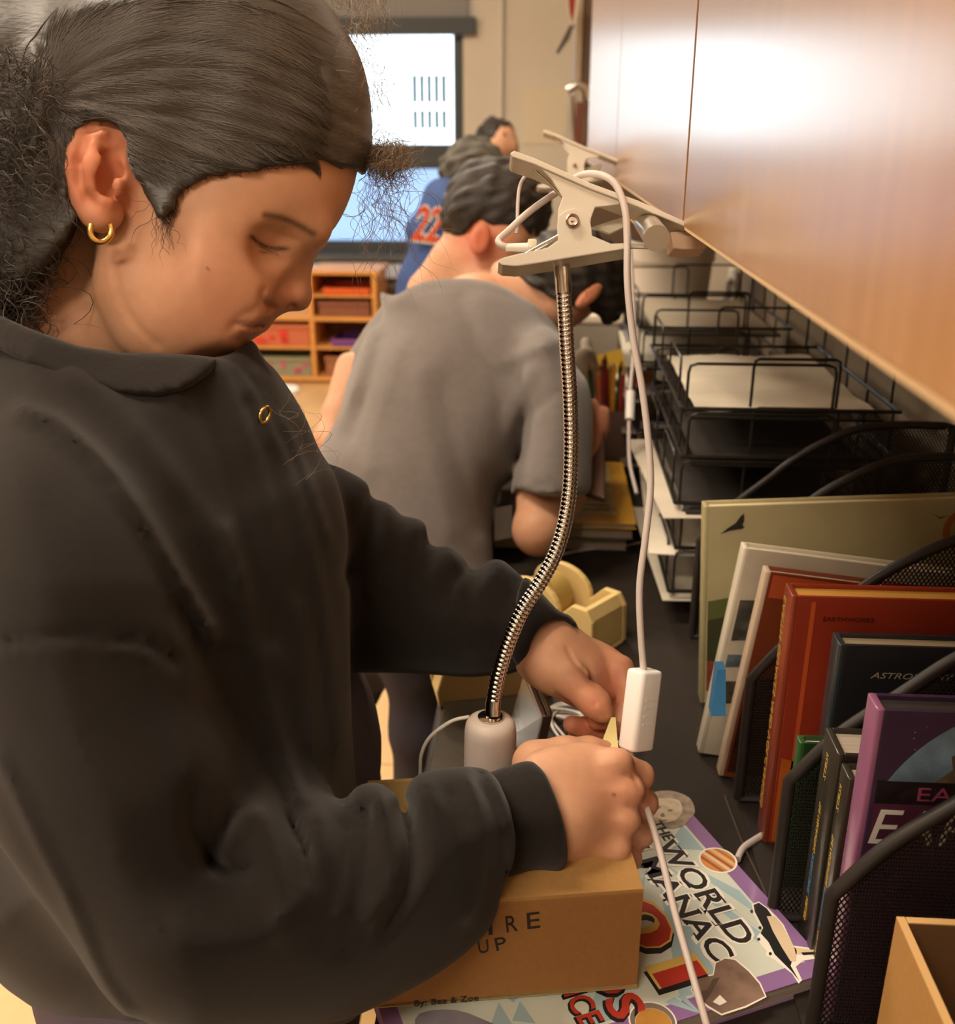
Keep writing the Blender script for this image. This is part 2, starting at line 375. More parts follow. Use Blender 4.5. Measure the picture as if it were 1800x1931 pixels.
# back wall with window openings
wins = [(-1.55, -.47), (-2.75, -1.67), (-3.95, -2.87)]; WZ0, WZ1 = .62, 2.45
b = MB(); b.box(XL, XR, YB, YB+.25, 0, WZ0); b.box(XL, XR, YB, YB+.25, WZ1, ZC)
xs = [XL]+[v for w_ in wins[::-1] for v in w_]+[XR]
for i in range(0, len(xs), 2): b.box(xs[i], xs[i+1], YB, YB+.25, WZ0, WZ1)
struct(b, 'wall_back', M_wall)
struct(MB().box(XL, XR, YB-.02, YB-.001, 0, .09), 'baseboard_back', M_base)
struct(MB().tube([(-.265, YB-.02, .02), (-.265, YB-.02, 2.98)], .012), 'trim_1', mat('white_pipe', 'd8d4c8', .5))
def window(n, x0, x1):
    fr = MB(); d0, d1 = YB+.02, YB+.09
    fr.box(x0, x0+.04, d0, d1, WZ0, WZ1); fr.box(x1-.055, x1, d0, d1, WZ0, WZ1); fr.box(x0, x1, d0, d1, WZ0, WZ0+.06); fr.box(x0, x1, d0, d1, WZ1-.06, WZ1)
    fr.box(x0, x1, d0-.01, d1, 1.075, 1.205)
    w_ = fr.build('window_%d' % n, M_frame); w_['kind'] = 'structure'
    gl = mat('window_glass', 'ffffff', .02, trans=1, ior=1.01, spec=.1)
    MB().box(x0+.04, x1-.055, d0+.03, d0+.034, 1.205, WZ1-.06).build('pane', gl, w_)
    MB().box(x0+.04, x1-.055, d0+.03, d0+.034, WZ0+.06, 1.075).build('pane', mat('textured_lower_glass', '8c9cba', .55, trans=.85, ior=1.05), w_)
    b = MB(); b.box(x0-.02, x1+.07, YB-.045, YB-.005, 1.75, 1.835); b.build('shade_bar', M_frame, w_)
    b = MB(); b.box(x0, x1+.03, YB-.03, YB-.026, 1.835, WZ1+.05); b.build('roller_shade', M_shade, w_)
    MB().box(x0-.1, x1+.04, YB-.16, YB+.02, WZ0-.03, WZ0).build('sill', mat('window_sill', '565a5c', .25, coat=.4), w_)
for n, (a, c) in enumerate(wins): window(n+1, a, c)
# radiator cover under the windows
rc = empty('radiator_cover', (-2.2, 5.8, 0), 'pale blue-white low radiator cover running under the windows', 'radiator')
MB().box(-4.0, -.5, 5.72, 5.88, .50, .575).build('top_panel', mat('pale_radiator_enamel', 'c3cbdb', .22, coat=.5), rc)
MB().box(-4.0, -.5, 5.76, 5.88, .0, .495).build('front_panel', mat('brown_radiator_front', '6d5a52', .6), rc)
# paper on back wall
q0 = ONY(987, 165, YB-.012); q1 = ONY(1068, 272, YB-.012)
tag(MB().box(q0[0], q1[0], YB-.006, YB-.002, q1[2], q0[2]).build('paper_notice', mat('cream_paper', 'd9ceb6', .85)), 'blank cream paper sheet taped to the back wall right of the window', 'paper')
# building across the street
fb = MB(); y = 10.5
wx0, wx1 = ONY(768, 200, y)[0], ONY(850, 200, y)[0]; wz1, wz0 = ONY(800, 140, y)[2], ONY(800, 243, y)[2]
fb.box(-9, wx0, y, y+.3, -4, 9); fb.box(wx1, 6, y, y+.3, -4, 9); fb.box(wx0, wx1, y, y+.3, -4, wz0); fb.box(wx0, wx1, y, y+.3, wz1, 9)
bd = fb.build('neighbouring_building', mat('sunlit_white_facade', 'bebbb4', .9))
tag(bd, 'sunlit white building seen through the classroom window', 'building')
fw = MB(); zm = wz0+(wz1-wz0)*.42
fw.box(wx0, wx1, y+.12, y+.14, wz0, wz1); f_ = fw.build('window', mat('far_window_glass', '20302f', .2), bd)
nb = 6
for i in range(nb):
    x = wx0+(wx1-wx0)*(i+.5)/nb; MB().box(x-.009, x+.009, y+.02, y+.06, wz0, wz1).build('bar', mat('white_window_bar', 'c9c6be', .6), f_)
MB().box(wx0, wx1, y+.01, y+.07, zm-.03, zm+.03).build('rail', mat('white_window_bar', 'c9c6be', .6), f_)
g = MB().box(-12, 8, 6.3, 14, -4.1, -4).build('ground_street', mat('street_asphalt', '8a8a88', .9)); g['kind'] = 'structure'
# ceiling lamps
for i, (x, y) in enumerate(((-1.0, .6), (-2.6, .2), (-1.0, 3.1), (-2.9, 3.1), (-.9, -1.4))):
    e_ = empty('ceiling_lamp', (x, y, 2.91), ['long warm ceiling lamp above the girl', 'long warm ceiling lamp to the left of the girl', 'long warm ceiling lamp above the boys', 'long warm ceiling lamp in the far left of the room', 'long warm ceiling lamp behind the photographer'][i], 'lamp', 'ceiling lamps above the room')
    MB().box(x-.6, x+.6, y-.18, y+.18, 2.93, 3.0).build('housing', M_ceil, e_)
    MB().box(x-.57, x+.57, y-.16, y+.16, 2.915, 2.93).build('diffuser', mat('lamp_diffuser', 'ffcf94', .5, emit=1.5), e_)

# ================================================================ COUNTER AND WALL CABINETS
M_lam = mat('black_laminate', '2e2823', .5, noise=.1, nscale=60, spec=.25)
ct = MB().rbox((.157, 1.45, .7325), (.25, 0, 0), (0, 0, .0175), (0, 1.55, 0), .25).build('worktop', M_lam)
tag(ct, 'long black laminate worktop along the right wall', 'counter')
bc = empty('base_cabinet', (.2, 1.45, 0), 'dark base cabinet under the black worktop', 'cabinet')
MB().box(.0, .405, -.08, 2.98, .08, .714).build('body', mat('dark_cabinet_body', '3a322b', .6), bc)
for i in range(5):
    MB().box(-.018, -.001, -.07+.61*i, -.07+.61*i+.595, .1, .70).build('door', mat('dark_cabinet_door', '41382f', .5), bc, bevel=.002)
def wood_lacquer():
    m = bpy.data.materials.new('lacquered_cabinet_wood'); m.use_nodes = True; nt = m.node_tree; b = nt.nodes['Principled BSDF']
    tc = nt.nodes.new('ShaderNodeTexCoord'); mp = nt.nodes.new('ShaderNodeMapping'); nt.links.new(tc.outputs['Object'], mp.inputs[0]); mp.inputs['Scale'].default_value = (1, 1, .035)
    n = nt.nodes.new('ShaderNodeTexNoise'); n.inputs['Scale'].default_value = 90; n.inputs['Detail'].default_value = 5; nt.links.new(mp.outputs[0], n.inputs['Vector'])
    r = nt.nodes.new('ShaderNodeValToRGB'); r.color_ramp.elements[0].position = .3; r.color_ramp.elements[1].position = .75
    r.color_ramp.elements[0].color = (*lin('a87a4a'), 1); r.color_ramp.elements[1].color = (*lin('b78c5c'), 1); nt.links.new(n.outputs[0], r.inputs[0]); nt.links.new(r.outputs[0], b.inputs['Base Color'])
    mr = nt.nodes.new('ShaderNodeMapRange'); mr.inputs[3].default_value = .26; mr.inputs[4].default_value = .42; nt.links.new(n.outputs[0], mr.inputs[0]); nt.links.new(mr.outputs[0], b.inputs['Roughness'])
    bp = nt.nodes.new('ShaderNodeBump'); bp.inputs['Strength'].default_value = .12; bp.inputs['Distance'].default_value = .001; nt.links.new(n.outputs[0], bp.inputs['Height']); nt.links.new(bp.outputs[0], b.inputs['Normal'])
    b.inputs['Specular IOR Level'].default_value = .7; b.inputs['Coat Weight'].default_value = 1; b.inputs['Coat Roughness'].default_value = .24; return m
M_lac = wood_lacquer(); M_band = mat('pale_edge_banding', 'd8b88c', .4)
M_cabin = mat('cabinet_carcass', '9b7a55', .6); M_steel = mat('brushed_steel', 'c9c2b8', .28, metal=1)
cabs = [(.03, .652, 'nearest lacquered wood wall cabinet, its door edge where the lamp is clipped'), (.657, 1.34, 'middle lacquered wood wall cabinet behind the clip lamp'), (1.345, 2.35, 'farthest lacquered wood wall cabinet, next to the hanging pennant')]
for i, (y0, y1, lab) in enumerate(cabs):
    e_ = empty('wall_cabinet', (.25, (y0+y1)/2, 1.197), lab, 'cabinet', 'wall cabinets in a row above the worktop')
    MB().box(.104, .408, y0, y1, 1.203, 2.05).build('body', M_cabin, e_)
    dr = MB().box(.084, .1025, y0+.0015, y1-.0015, 1.198, 2.05).build('door', M_lac, e_)
    MB().box(.0845, .102, y0+.0015, y1-.0015, 1.1955, 1.198).build('edge_band', M_band, dr)
# light shelf lip seen beneath the clip (pale pad under the cabinet)
# ================================================================ CLIP LAMP
M_wht = mat('white_plastic', 'd3cbbb', .35, spec=.5); M_pink = mat('pinkish_white_cable', 'cbbfb8', .4)
M_chrome = mat('chrome', 'cfcac4', .12, metal=1); M_switch = mat('bright_white_plastic', 'f0ece6', .3)
def WP(pts, d): return [W(x, y, d) for x, y in pts]
def make_clip(parent, dm, offx=0, offy=0, sc=1.0, cx=1080, cy=415):
    """clothes-peg clamp: two jaws with side plates, spring wires and a rivet; seen side-on"""
    dn, df = dm-.014*sc, dm+.014*sc
    def T(pts, d): return [W(cx+offx+(x-cx)*sc*dm_ref/d*1.0, cy+offy+(y-cy)*sc*dm_ref/d, d) for x, y in pts]
    dm_ref = dm/1.0
    off = CF*(.0022)
    up = MB(); top = [(964, 291), (972, 286), (1010, 300), (1110, 345), (1200, 378), (1292, 419), (1289, 428), (1200, 390), (1110, 356), (1010, 312), (968, 298)]
    Pn = T(top, dn); up.prism(Pn, CF*(df-dn))
    plate = [(1010, 308), (1110, 350), (1166, 374), (1166, 386), (1121, 391), (1114, 410), (1112, 425), (1100, 438), (1080, 443), (1060, 436), (1052, 420), (1053, 394), (1061, 372), (1040, 338)]
    for d in (dn+.002, df-.004): up.prism(T(plate, d), off)
    up.build('upper_jaw', M_wht, parent, bevel=.0006)
    lo = MB(); pl = [(942, 492), (947, 486), (998, 473), (1031, 467), (1053, 452), (1051, 428), (1053, 408), (1066, 397), (1082, 393), (1098, 398), (1110, 412), (1114, 428), (1115, 443), (1152, 459), (1185, 458), (1232, 463), (1232, 467), (1185, 466), (1098, 481), (1031, 492), (977, 500), (950, 498)]
    for d in (dn, df-.0022): lo.prism(T(pl, d), off)
    bot = [(942, 492), (950, 498), (977, 500), (1031, 492), (1098, 481), (1185, 466), (1185, 463), (1098, 477), (1031, 488), (977, 496), (950, 495)]
    lo.prism(T(bot, dn), CF*(df-dn))
    arm = [(1110, 430), (1150, 416), (1176, 408), (1178, 414), (1176, 428), (1150, 440), (1128, 432)]
    lo.prism(T(arm, dm+.006), CF*.004)
    lo.build('lower_jaw', M_wht, parent, bevel=.0005)
    pad = [(1262, 436), (1290, 434), (1332, 462), (1330, 468), (1290, 470), (1268, 468)]
    MB().prism(T(pad, dm-.004), CF*.02).build('jaw_pad', mat('peach_rubber_pad', 'd9b79a', .5), parent, bevel=.001)
    sp = MB()
    for dd in (-.004, .003): sp.tube(T([(1000, 314), (1035, 346), (1062, 373), (1070, 400)], dm+dd), .0009, 8)
    sp.tube(T([(1056, 442), (1010, 467), (966, 492)], dn+.004), .0011, 8); sp.tube(T([(1056, 447), (1020, 468), (972, 494)], dm+.006), .0009, 8)
    sp.build('spring', M_chrome, parent)
    rv = MB(); c = T([(1079, 415)], dn-.002)[0]
    rv.lathe(c, -CF, [(.0042*sc, -.004), (.0042*sc, .0006), (.0034*sc, .0012), (.0026*sc, .0008), (.0026*sc, -.0002), (.0012*sc, -.0002), (.0010*sc, .0008), (.0004, .0009)], 24)
    rv.build('rivet', mat('brassy_steel', 'a8998a', .3, metal=1), parent)
D = .640
base = W(1290, 425, D)
lamp = empty('clip_lamp', tuple(W(930, 1350, .655)), 'white clamp lamp with chrome gooseneck hanging from the cabinet door edge', 'lamp')
make_clip(lamp, D)
pb = MB(); b0_, b1_ = W(1238, 449, .585), W(1216, 416, .66); pb.tube([b0_, b1_], .0076, 28); pb.tube([b1_-(b1_-b0_)*.12, W(1192, 404, .66), W(1160, 385, .655)], [.0062, .0042, .003], 12)
pb.build('pivot_bar', M_steel, lamp, label='round brushed steel bar')
gn = [(1058, 485, .643), (1063, 560, .644), (1068, 650, .646), (1074, 750, .648), (1076, 850, .65), (1071, 945, .65), (1052, 1030, .65), (1020, 1095, .651), (985, 1150, .652), (957, 1215, .653), (939, 1275, .654), (930, 1325, .655), (929, 1352, .655)]
gp = spline([W(*p) for p in gn], 60); cum = np.r_[0, np.cumsum(np.linalg.norm(np.diff(gp, axis=0), axis=1))]
NG = 1500; sg = np.linspace(0, cum[-1], NG); gpp = np.stack([np.interp(sg, cum, gp[:, i]) for i in range(3)], 1)
i0, i1 = int(NG*.075), int(NG*.965)
rr = .0046+.00042*np.abs(np.sin(sg[i0:i1]/.0030*math.pi))
MB().tube(gpp[i0:i1], rr, 20).build('gooseneck', M_chrome, lamp)
MB().tube(gpp[:i0+1:8], .0053, 24).build('upper_ferrule', M_chrome, lamp)
MB().tube(gpp[i1-1::6], .0050, 24).build('lower_ferrule', M_chrome, lamp)
hc = W(925, 1352, .655); hd = np.array([-.01, -.03, -1.]); hd /= np.linalg.norm(hd)
MB().lathe(hc, hd, [(.0068, -.0006), (.0068, .0005), (.0115, .0006), (.0145, .0022), (.0163, .0055), (.0170, .011), (.0176, .075), (.0172, .078), (.016, .079)], 48).build('lamp_head', mat('pinkish_white_lamp_head', 'cfc0b6', .42), lamp)
MB().lathe(hc, hd, [(.0074, -.0014), (.0085, -.0008), (.0085, .0008)], 32).build('collar_ring', M_chrome, lamp)
ld = bpy.data.lights.new('lamp_head_light', 'SPOT'); ld.energy = .25; ld.spot_size = 1.6; ld.color = WARM; ld.shadow_soft_size = .01
lo_ = bpy.data.objects.new('lamp_head_light', ld); C.objects.link(lo_); lo_.location = hc+hd*.081
# cable
c1 = [(960, 466, .636), (945, 462, .636), (940, 452, .64), (958, 435, .645), (990, 405, .65), (1020, 382, .655), (1050, 362, .66), (1085, 335, .655), (1110, 327, .64), (1140, 332, .63), (1163, 352, .625), (1178, 395, .622), (1182, 450, .622), (1183, 540, .622), (1194, 640, .624), (1210, 730, .625), (1222, 830, .626), (1226, 920, .626), (1217, 1010, .626), (1206, 1100, .627), (1207, 1180, .628), (1213, 1262, .63)]
MB().tube(spline([W(*p) for p in c1], 10), .0022, 12).build('cable', M_pink, lamp)
c2 = [(1188, 1415, .632), (1190, 1450, .632), (1206, 1490, .625), (1225, 1540, .61), (1248, 1620, .60), (1272, 1720, .585), (1300, 1820, .57), (1330, 1925, .555), (1350, 2000, .55)]
MB().tube(spline([W(*p) for p in c2], 10), .0021, 12).build('cable', M_pink, lamp)
c3 = [(1012, 322, .66), (990, 332, .665), (978, 360, .665), (975, 420, .66), (974, 440, .66)]
MB().tube(spline([W(*p) for p in c3], 10), .0012, 10).build('cable_loop', M_pink, lamp)
MB().tube([W(953, 466, .636), W(1003, 466, .636)], [.0024, .003], 12).build('strain_relief', M_switch, lamp)
st = MB(); st.rbox(W(1003, 461, .636), CR*.0028, CU*.003, CF*.003, .4); st.build('cable_clip', mat('cream_clip', 'e2d8bf', .4), lamp)
sw0, sw1 = W(1216, 1262, .63), W(1198, 1412, .632); ax = (sw1-sw0)/2
u_ = np.cross(ax, CF); u_ /= np.linalg.norm(u_); v_ = np.cross(u_, ax); v_ /= np.linalg.norm(v_); ang = math.radians(38)
ua = u_*math.cos(ang)+v_*math.sin(ang); va = -u_*math.sin(ang)+v_*math.cos(ang)
sb = MB().rbox((sw0+sw1)/2, ua*.0100, va*.0074, ax, .5, 6).build('inline_switch', M_switch, lamp)
sr = MB()
for k in range(4): sr.obox((sw0+sw1)/2+(-ua if ua@CR > 0 else ua)*.0100*0+va*(-.0073 if va@CF > 0 else .0073)+ax*(-.3+.2*k), ua*.0045, va*.0004, ax*.02)
sr.build('switch_ridge', M_switch, sb)
# second clip lamp farther along the cabinets
lamp2 = empty('clip_lamp', tuple(W(1090, 300, 1.25)), 'smaller-looking second white clamp lamp farther away on the cabinet edge', 'lamp')
make_clip(lamp2, 1.25, 4, -104, .52)
MB().tube(spline([W(*p) for p in [(1075, 318, 1.25), (1078, 350, 1.26), (1084, 420, 1.27), (1090, 480, 1.27)]], 8), .0048, 12).build('gooseneck', M_chrome, lamp2)
MB().tube(spline([W(*p) for p in [(1100, 345, 1.25), (1130, 330, 1.24), (1160, 345, 1.24), (1180, 400, 1.25), (1192, 520, 1.25), (1196, 640, 1.26), (1188, 740, 1.25), (1186, 860, 1.23), (1200, 930, 1.2)]], 8), .0024, 10).build('cable', M_pink, lamp2)
MB().tube([W(1189, 738, 1.248), W(1187, 790, 1.242)], .006, 12).build('inline_switch', M_switch, lamp2)

# ================================================================ CARDBOARD BOX WITH HANDWRITING
def cardboard(name, c): return mat(name, c, .85, noise=.05, nscale=300, bump=.06, bscale=500)
M_card = cardboard('cardboard', '916636'); M_cardin = cardboard('cardboard_inside', 'c0a870'); M_edge = mat('corrugated_edge', 'c9a068', .9)
M_ink = mat('black_marker', '2a2018', .6)
zt, zb = .838, .7665
BR, BL = np.array([.065, .476, 0]), np.array([-.093, .450, 0]); ex = (BR-BL); LX = np.linalg.norm(ex); ex = ex/LX; ey = np.array([-ex[1], ex[0], 0]); LY = .125
bx = empty('cardboard_box', tuple((BL+BR)/2+np.array([0, 0, .7665])), 'open brown cardboard box with handwritten capitals on its front, lamp head inside', 'box')
def wall(o, a, b, z0, z1, t, nm, m, parent, inner=None):
    a, b = np.array(a, float), np.array(b, float); d = b-a; n = np.array([-d[1], d[0], 0]); n = n/np.linalg.norm(n)*t
    return MB().prism([(a[0], a[1], z0), (b[0], b[1], z0), (b[0], b[1], z1), (a[0], a[1], z1)], n).build(nm, m, parent, bevel=.0004)
p00, p10, p11, p01 = BL, BR, BR+ey*LY, BL+ey*LY
wall(0, p00, p10, zb, zt, .003, 'front_panel', M_card, bx)
wall(0, p10+ey*.0035, p11-ey*.0035, zb, zt, .003, 'side_panel', M_card, bx)
wall(0, p11, p01, zb, zt, .003, 'back_panel', M_cardin, bx)
wall(0, p01-ey*.0035, p00+ey*.0035, zb, zt, .003, 'side_panel', M_card, bx)
MB().prism([p00+np.array([0, 0, zb]), p10+np.array([0, 0, zb]), p11+np.array([0, 0, zb]), p01+np.array([0, 0, zb])], (0, 0, .003)).build('bottom_panel', M_cardin, bx)
fz = np.array([0, 0, zt]); MB().prism([p00+fz, p10+fz, p10+fz+ey*.035+np.array([-.003, 0, .012]), p00+fz+ey*.035+np.array([.003, 0, .012])], (0, 0, .003)).build('top_flap', cardboard('cardboard_flap', 'a57c46'), bx, bevel=.0004)
def frontpt(px, py):   # point on the front face
    r = ray(px, py); n = -ey; t = ((BL-CP)@n)/(r@n); return CP+r*t
upz = np.array([0, 0, 1.])
for s_, a, c, h in (('F', (790, 1762), (812, 1760), .0), ('I', (921, 1762), (929, 1761), .0115), ('R', (955, 1757), (976, 1754), .0118), ('E', (994, 1751), (1018, 1748), .0118), ('U', (903, 1797), (922, 1794), .0095), ('P', (936, 1792), (956, 1788), .0095)):
    if h: text_fit(s_, frontpt(*a), frontpt(*c), h, upz, M_ink, bx, 'handwritten_letter', .0003)
text_fit('By: Bea & Zoe', frontpt(781, 1896), frontpt(902, 1885), .0042, upz, M_ink, bx, 'handwriting', .0003)

# second carton, lower right
bx2 = empty('cardboard_carton', (.27, .34, .7505), 'plain open brown cardboard carton at the lower right, beside the mesh sorter', 'box')
X0, X1, Y0, Y1, ZT2 = .184, .39, .23, .418, .880
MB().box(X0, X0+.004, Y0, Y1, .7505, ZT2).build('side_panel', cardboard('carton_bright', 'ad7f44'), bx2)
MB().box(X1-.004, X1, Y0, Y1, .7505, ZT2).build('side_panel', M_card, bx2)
MB().box(X0+.0045, X1-.0045, Y1-.004, Y1, .7505, ZT2).build('back_panel', mat('shaded_inside_card', '6b4c2c', .9), bx2)  # inside shade of the open carton put into a darker card colour
MB().box(X0+.0045, X1-.0045, Y0, Y0+.004, .7505, ZT2).build('front_panel', M_card, bx2)
MB().box(X0+.0045, X1-.0045, Y0+.0045, Y1-.0045, .7505, .7535).build('bottom_panel', M_card, bx2)
b = MB()
for (a0, a1, c0, c1_) in ((X0, X0+.004, Y0, Y1), (X0+.0045, X1-.0045, Y1-.004, Y1)): b.box(a0, a1, c0, c1_, ZT2+.0001, ZT2+.0008)
b.build('cut_edge', M_edge, bx2)

# ================================================================ ALMANAC
zc = .7635
A_ = ONZ(1265, 1490, zc); B_ = ONZ(1570, 1830, zc); e1 = (B_-A_); LA = np.linalg.norm(e1); e1 /= LA; n1 = np.array([e1[1], -e1[0], 0]); n1 = n1 if n1[0] < 0 else -n1; LB = .272
Z3 = np.array([0, 0, 1.])
alm = empty('almanac_book', tuple((A_+B_)/2+n1*LB/2-np.array([0, 0, zc-.7505])), 'thick purple-bordered almanac lying flat under the front of the cardboard box', 'book')
def BK(s_, t, dz=0): return A_+e1*s_+n1*t+Z3*dz
def slab(s0, s1, t0, t1, z0, z1, nm, m, parent, bevel=0): return MB().prism([BK(s0, t0, z0), BK(s0, t1, z0), BK(s1, t1, z0), BK(s1, t0, z0)][::1], (0, 0, z1-z0)).build(nm, m, parent, bevel=bevel)
M_purp = mat('purple_cover', '8d6a9c', .35, coat=.3)
slab(0, LA, 0, LB, -.0006, 0, 'cover', M_purp, alm); slab(0, LA, 0, LB, -.0130, -.0124, 'back_cover', M_purp, alm)
slab(.001, LA-.001, .001, LB-.001, -.0122, -.0008, 'page_block', mat('greyish_pages', '9b8f84', .9, noise=.25, nscale=30, stretch=(1, 1, 60)), alm)
slab(-.0005, LA, LB, LB+.0006, -.0130, 0, 'spine', M_purp, alm)
M_cov = mat('pale_cover_art', 'c9cfc2', .35, noise=.10, nscale=12, coat=.3); M_rayb = mat('light_blue_burst', '9fbac0', .35, coat=.3); M_crm = mat('cream_cover_patch', 'd9d0b8', .35, coat=.3)
slab(.012, LA-.012, .016 if False else .012, LB-.010, 0, .0001, 'cover_art', M_cov, alm)
def flat(pts, dz, m, nm, parent=alm, st=0): # pts in px on the cover
    P = [ONZ(x, y, zc) for x, y in pts]
    if st: P = list(spline(P, st, True))
    return MB().prism([p+Z3*dz for p in P], (0, 0, .00005)).build(nm, m, parent)
def flatB(pts, dz, m, nm): return MB().prism([BK(s_, t, dz) for s_, t in pts], (0, 0, .00005)).build(nm, m, alm)
b = MB()
for k in range(14):
    a = 2*math.pi*k/14+.2; c0, c1_ = math.cos(a), math.sin(a); cx_, cy_ = .06, .052
    q = [BK(np.clip(cx_+.012*c0, .014, LA-.014), np.clip(cy_+.012*c1_, .014, .25), .00015)]
    for da in (-.09, .09): q.append(BK(np.clip(cx_+.17*math.cos(a+da), .014, LA-.014), np.clip(cy_+.17*math.sin(a+da), .014, .25), .00015))
    b.add(q, [(0, 1, 2)])
b.build('star_burst', M_rayb, alm)
for tri in ([(1252, 1890), (1271, 1880), (1320, 1912)], [(1275, 1878), (1290, 1878), (1335, 1925)], [(980, 1888), (1010, 1930), (965, 1925)], [(940, 1890), (965, 1931), (925, 1931)]): flat(tri, .0002, M_rayb, 'burst_point')
M_blk = mat('black_print', '1d1d1d', .4, coat=.2); M_red = mat('red_print', 'b5382c', .35, coat=.3); M_out = mat('white_outline', 'efe9dc', .4); M_yel = mat('yellow_outline', 'd8b45c', .4)
def btext(s_, s0, s1, t, h, m, dz, bold=0, nm='title_lettering'): text_fit(s_, BK(s0, t), BK(s1, t), h, -n1, m, alm, nm, dz, bold)
for (s_, s0, s1, t, h) in (('WORLD', .052, .158, .0455, .0165), ('ALMANAC', .030, .165, .0655, .0155)):
    btext(s_, s0-.001, s1+.001, t+.0012, h+.0022, M_out, .00022, .06); btext(s_, s0, s1, t, h, M_blk, .00045, .015)
    # slab serifs under and over the strokes
    n_ = len(s_); b = MB()
    for k, ch in enumerate(s_):
        if ch in 'OC': continue
        a0 = s0+(s1-s0)*k/n_; a1 = s0+(s1-s0)*(k+1)/n_; wd = (a1-a0)
        for (f0, f1, tt) in ({'W': ((.02, .30, 1), (.38, .62, 1), (.72, 1.0, 1)), 'A': ((0, .28, 0), (.66, .98, 0)), 'L': ((.02, .34, 1),), 'R': ((.02, .36, 0), (.74, .98, 0)), 'D': (), 'M': ((0, .22, 0), (.74, .98, 0), (0, .2, 1), (.76, .98, 1)), 'N': ((0, .25, 0), (.72, .98, 1), (0, .2, 1))}[ch]):
            t_ = t-(h-.0013 if tt else 0); b.prism([BK(a0+wd*f0, t_, .00045), BK(a0+wd*f1, t_, .00045), BK(a0+wd*f1, t_-.0013, .00045), BK(a0+wd*f0, t_-.0013, .00045)], (0, 0, .0001))
    b.build('serif', M_blk, alm)
btext('THE', .030, .052, .036, .009, M_blk, .00045, .01)
btext('2001', .010, .176, .1085, .031, M_blk, .00022, .06, 'year_shadow'); btext('2001', .006, .172, .1065, .031, M_yel, .00035, .055, 'year_outline'); btext('2001', .006, .172, .1065, .031, M_red, .0005, .015, 'year_lettering')
btext('KIDS', .108, .186, .146, .021, M_blk, .00022, .05, 'word_shadow'); btext('KIDS', .106, .184, .1445, .021, M_red, .0004, .02, 'word_lettering')
btext('SCIENCE,', .110, .186, .166, .0145, M_blk, .00022, .05, 'word_shadow'); btext('SCIENCE,', .109, .185, .165, .0145, M_red, .0004, .015, 'word_lettering')
flat([(1283, 1560), (1300, 1545), (1310, 1530), (1300, 1505), (1270, 1492), (1240, 1492), (1222, 1500), (1210, 1530), (1225, 1552), (1250, 1562)], .0002, mat('grey_hair_print', '9c8e7e', .4, noise=.35, nscale=150), 'portrait_hair', st=3)
flat([(1270, 1548), (1285, 1532), (1280, 1510), (1250, 1505), (1225, 1512), (1222, 1532), (1240, 1548)], .0003, mat('pale_face_print', 'cdbfa6', .4, noise=.2, nscale=130), 'portrait_face', st=3)
for q_ in ([(1236, 1524), (1244, 1519), (1246, 1523), (1239, 1528)], [(1258, 1527), (1267, 1526), (1268, 1530), (1259, 1531)], [(1244, 1536), (1250, 1533), (1254, 1539), (1247, 1541)], [(1232, 1541), (1246, 1546), (1262, 1546), (1248, 1550)]): flat(q_, .0004, mat('grey_shadow_print', '8a7a68', .4), 'portrait_feature')
def disc(c, rpx, m, nm, dz=.0003, out=1.12):
    c0 = ONZ(*c, zc); rad = np.linalg.norm(ONZ(c[0]+rpx, c[1], zc)-c0)
    for (r_, mm, z_) in ((rad*out, M_out, dz-.0001), (rad, m, dz)):
        MB().prism([c0+Z3*z_+np.array([math.cos(a), math.sin(a), 0])*r_ for a in np.linspace(0, 2*math.pi, 41)[:-1]], (0, 0, .00005)).build(nm, mm, alm)
    return c0, rad
c0, rad = disc((1353, 1622), 32, mat('jupiter_orange', 'c98a4e', .35, noise=.15, nscale=60), 'printed_planet')
for k, (o_, hw, cl) in enumerate(((-.55, .10, 'a35a34'), (-.15, .12, 'd8c2a0'), (.1, .07, 'a3502c'), (.42, .12, 'd9b486'), (.72, .06, 'a86a40'))):
    a = math.radians(-48); u2 = np.array([math.cos(a), math.sin(a), 0]); v2 = np.array([-u2[1], u2[0], 0]); P = []
    for q in (o_-hw, o_+hw): L_ = math.sqrt(max(0, 1-q*q)); P += [c0+rad*(v2*q-u2*L_), c0+rad*(v2*q+u2*L_)]
    MB().prism([P[0]+Z3*.0004, P[1]+Z3*.0004, P[3]+Z3*.0004, P[2]+Z3*.0004], (0, 0, .00004)).build('planet_band', mat('band_'+cl, cl, .4), alm)
disc((1230, 1925), 42, mat('saturn_ring_print', '7c7068', .35), 'printed_planet', .00025, 1.08); disc((1232, 1930), 34, mat('gold_planet', 'b3813c', .35, noise=.2, nscale=60), 'printed_planet', .0004, 1.02)
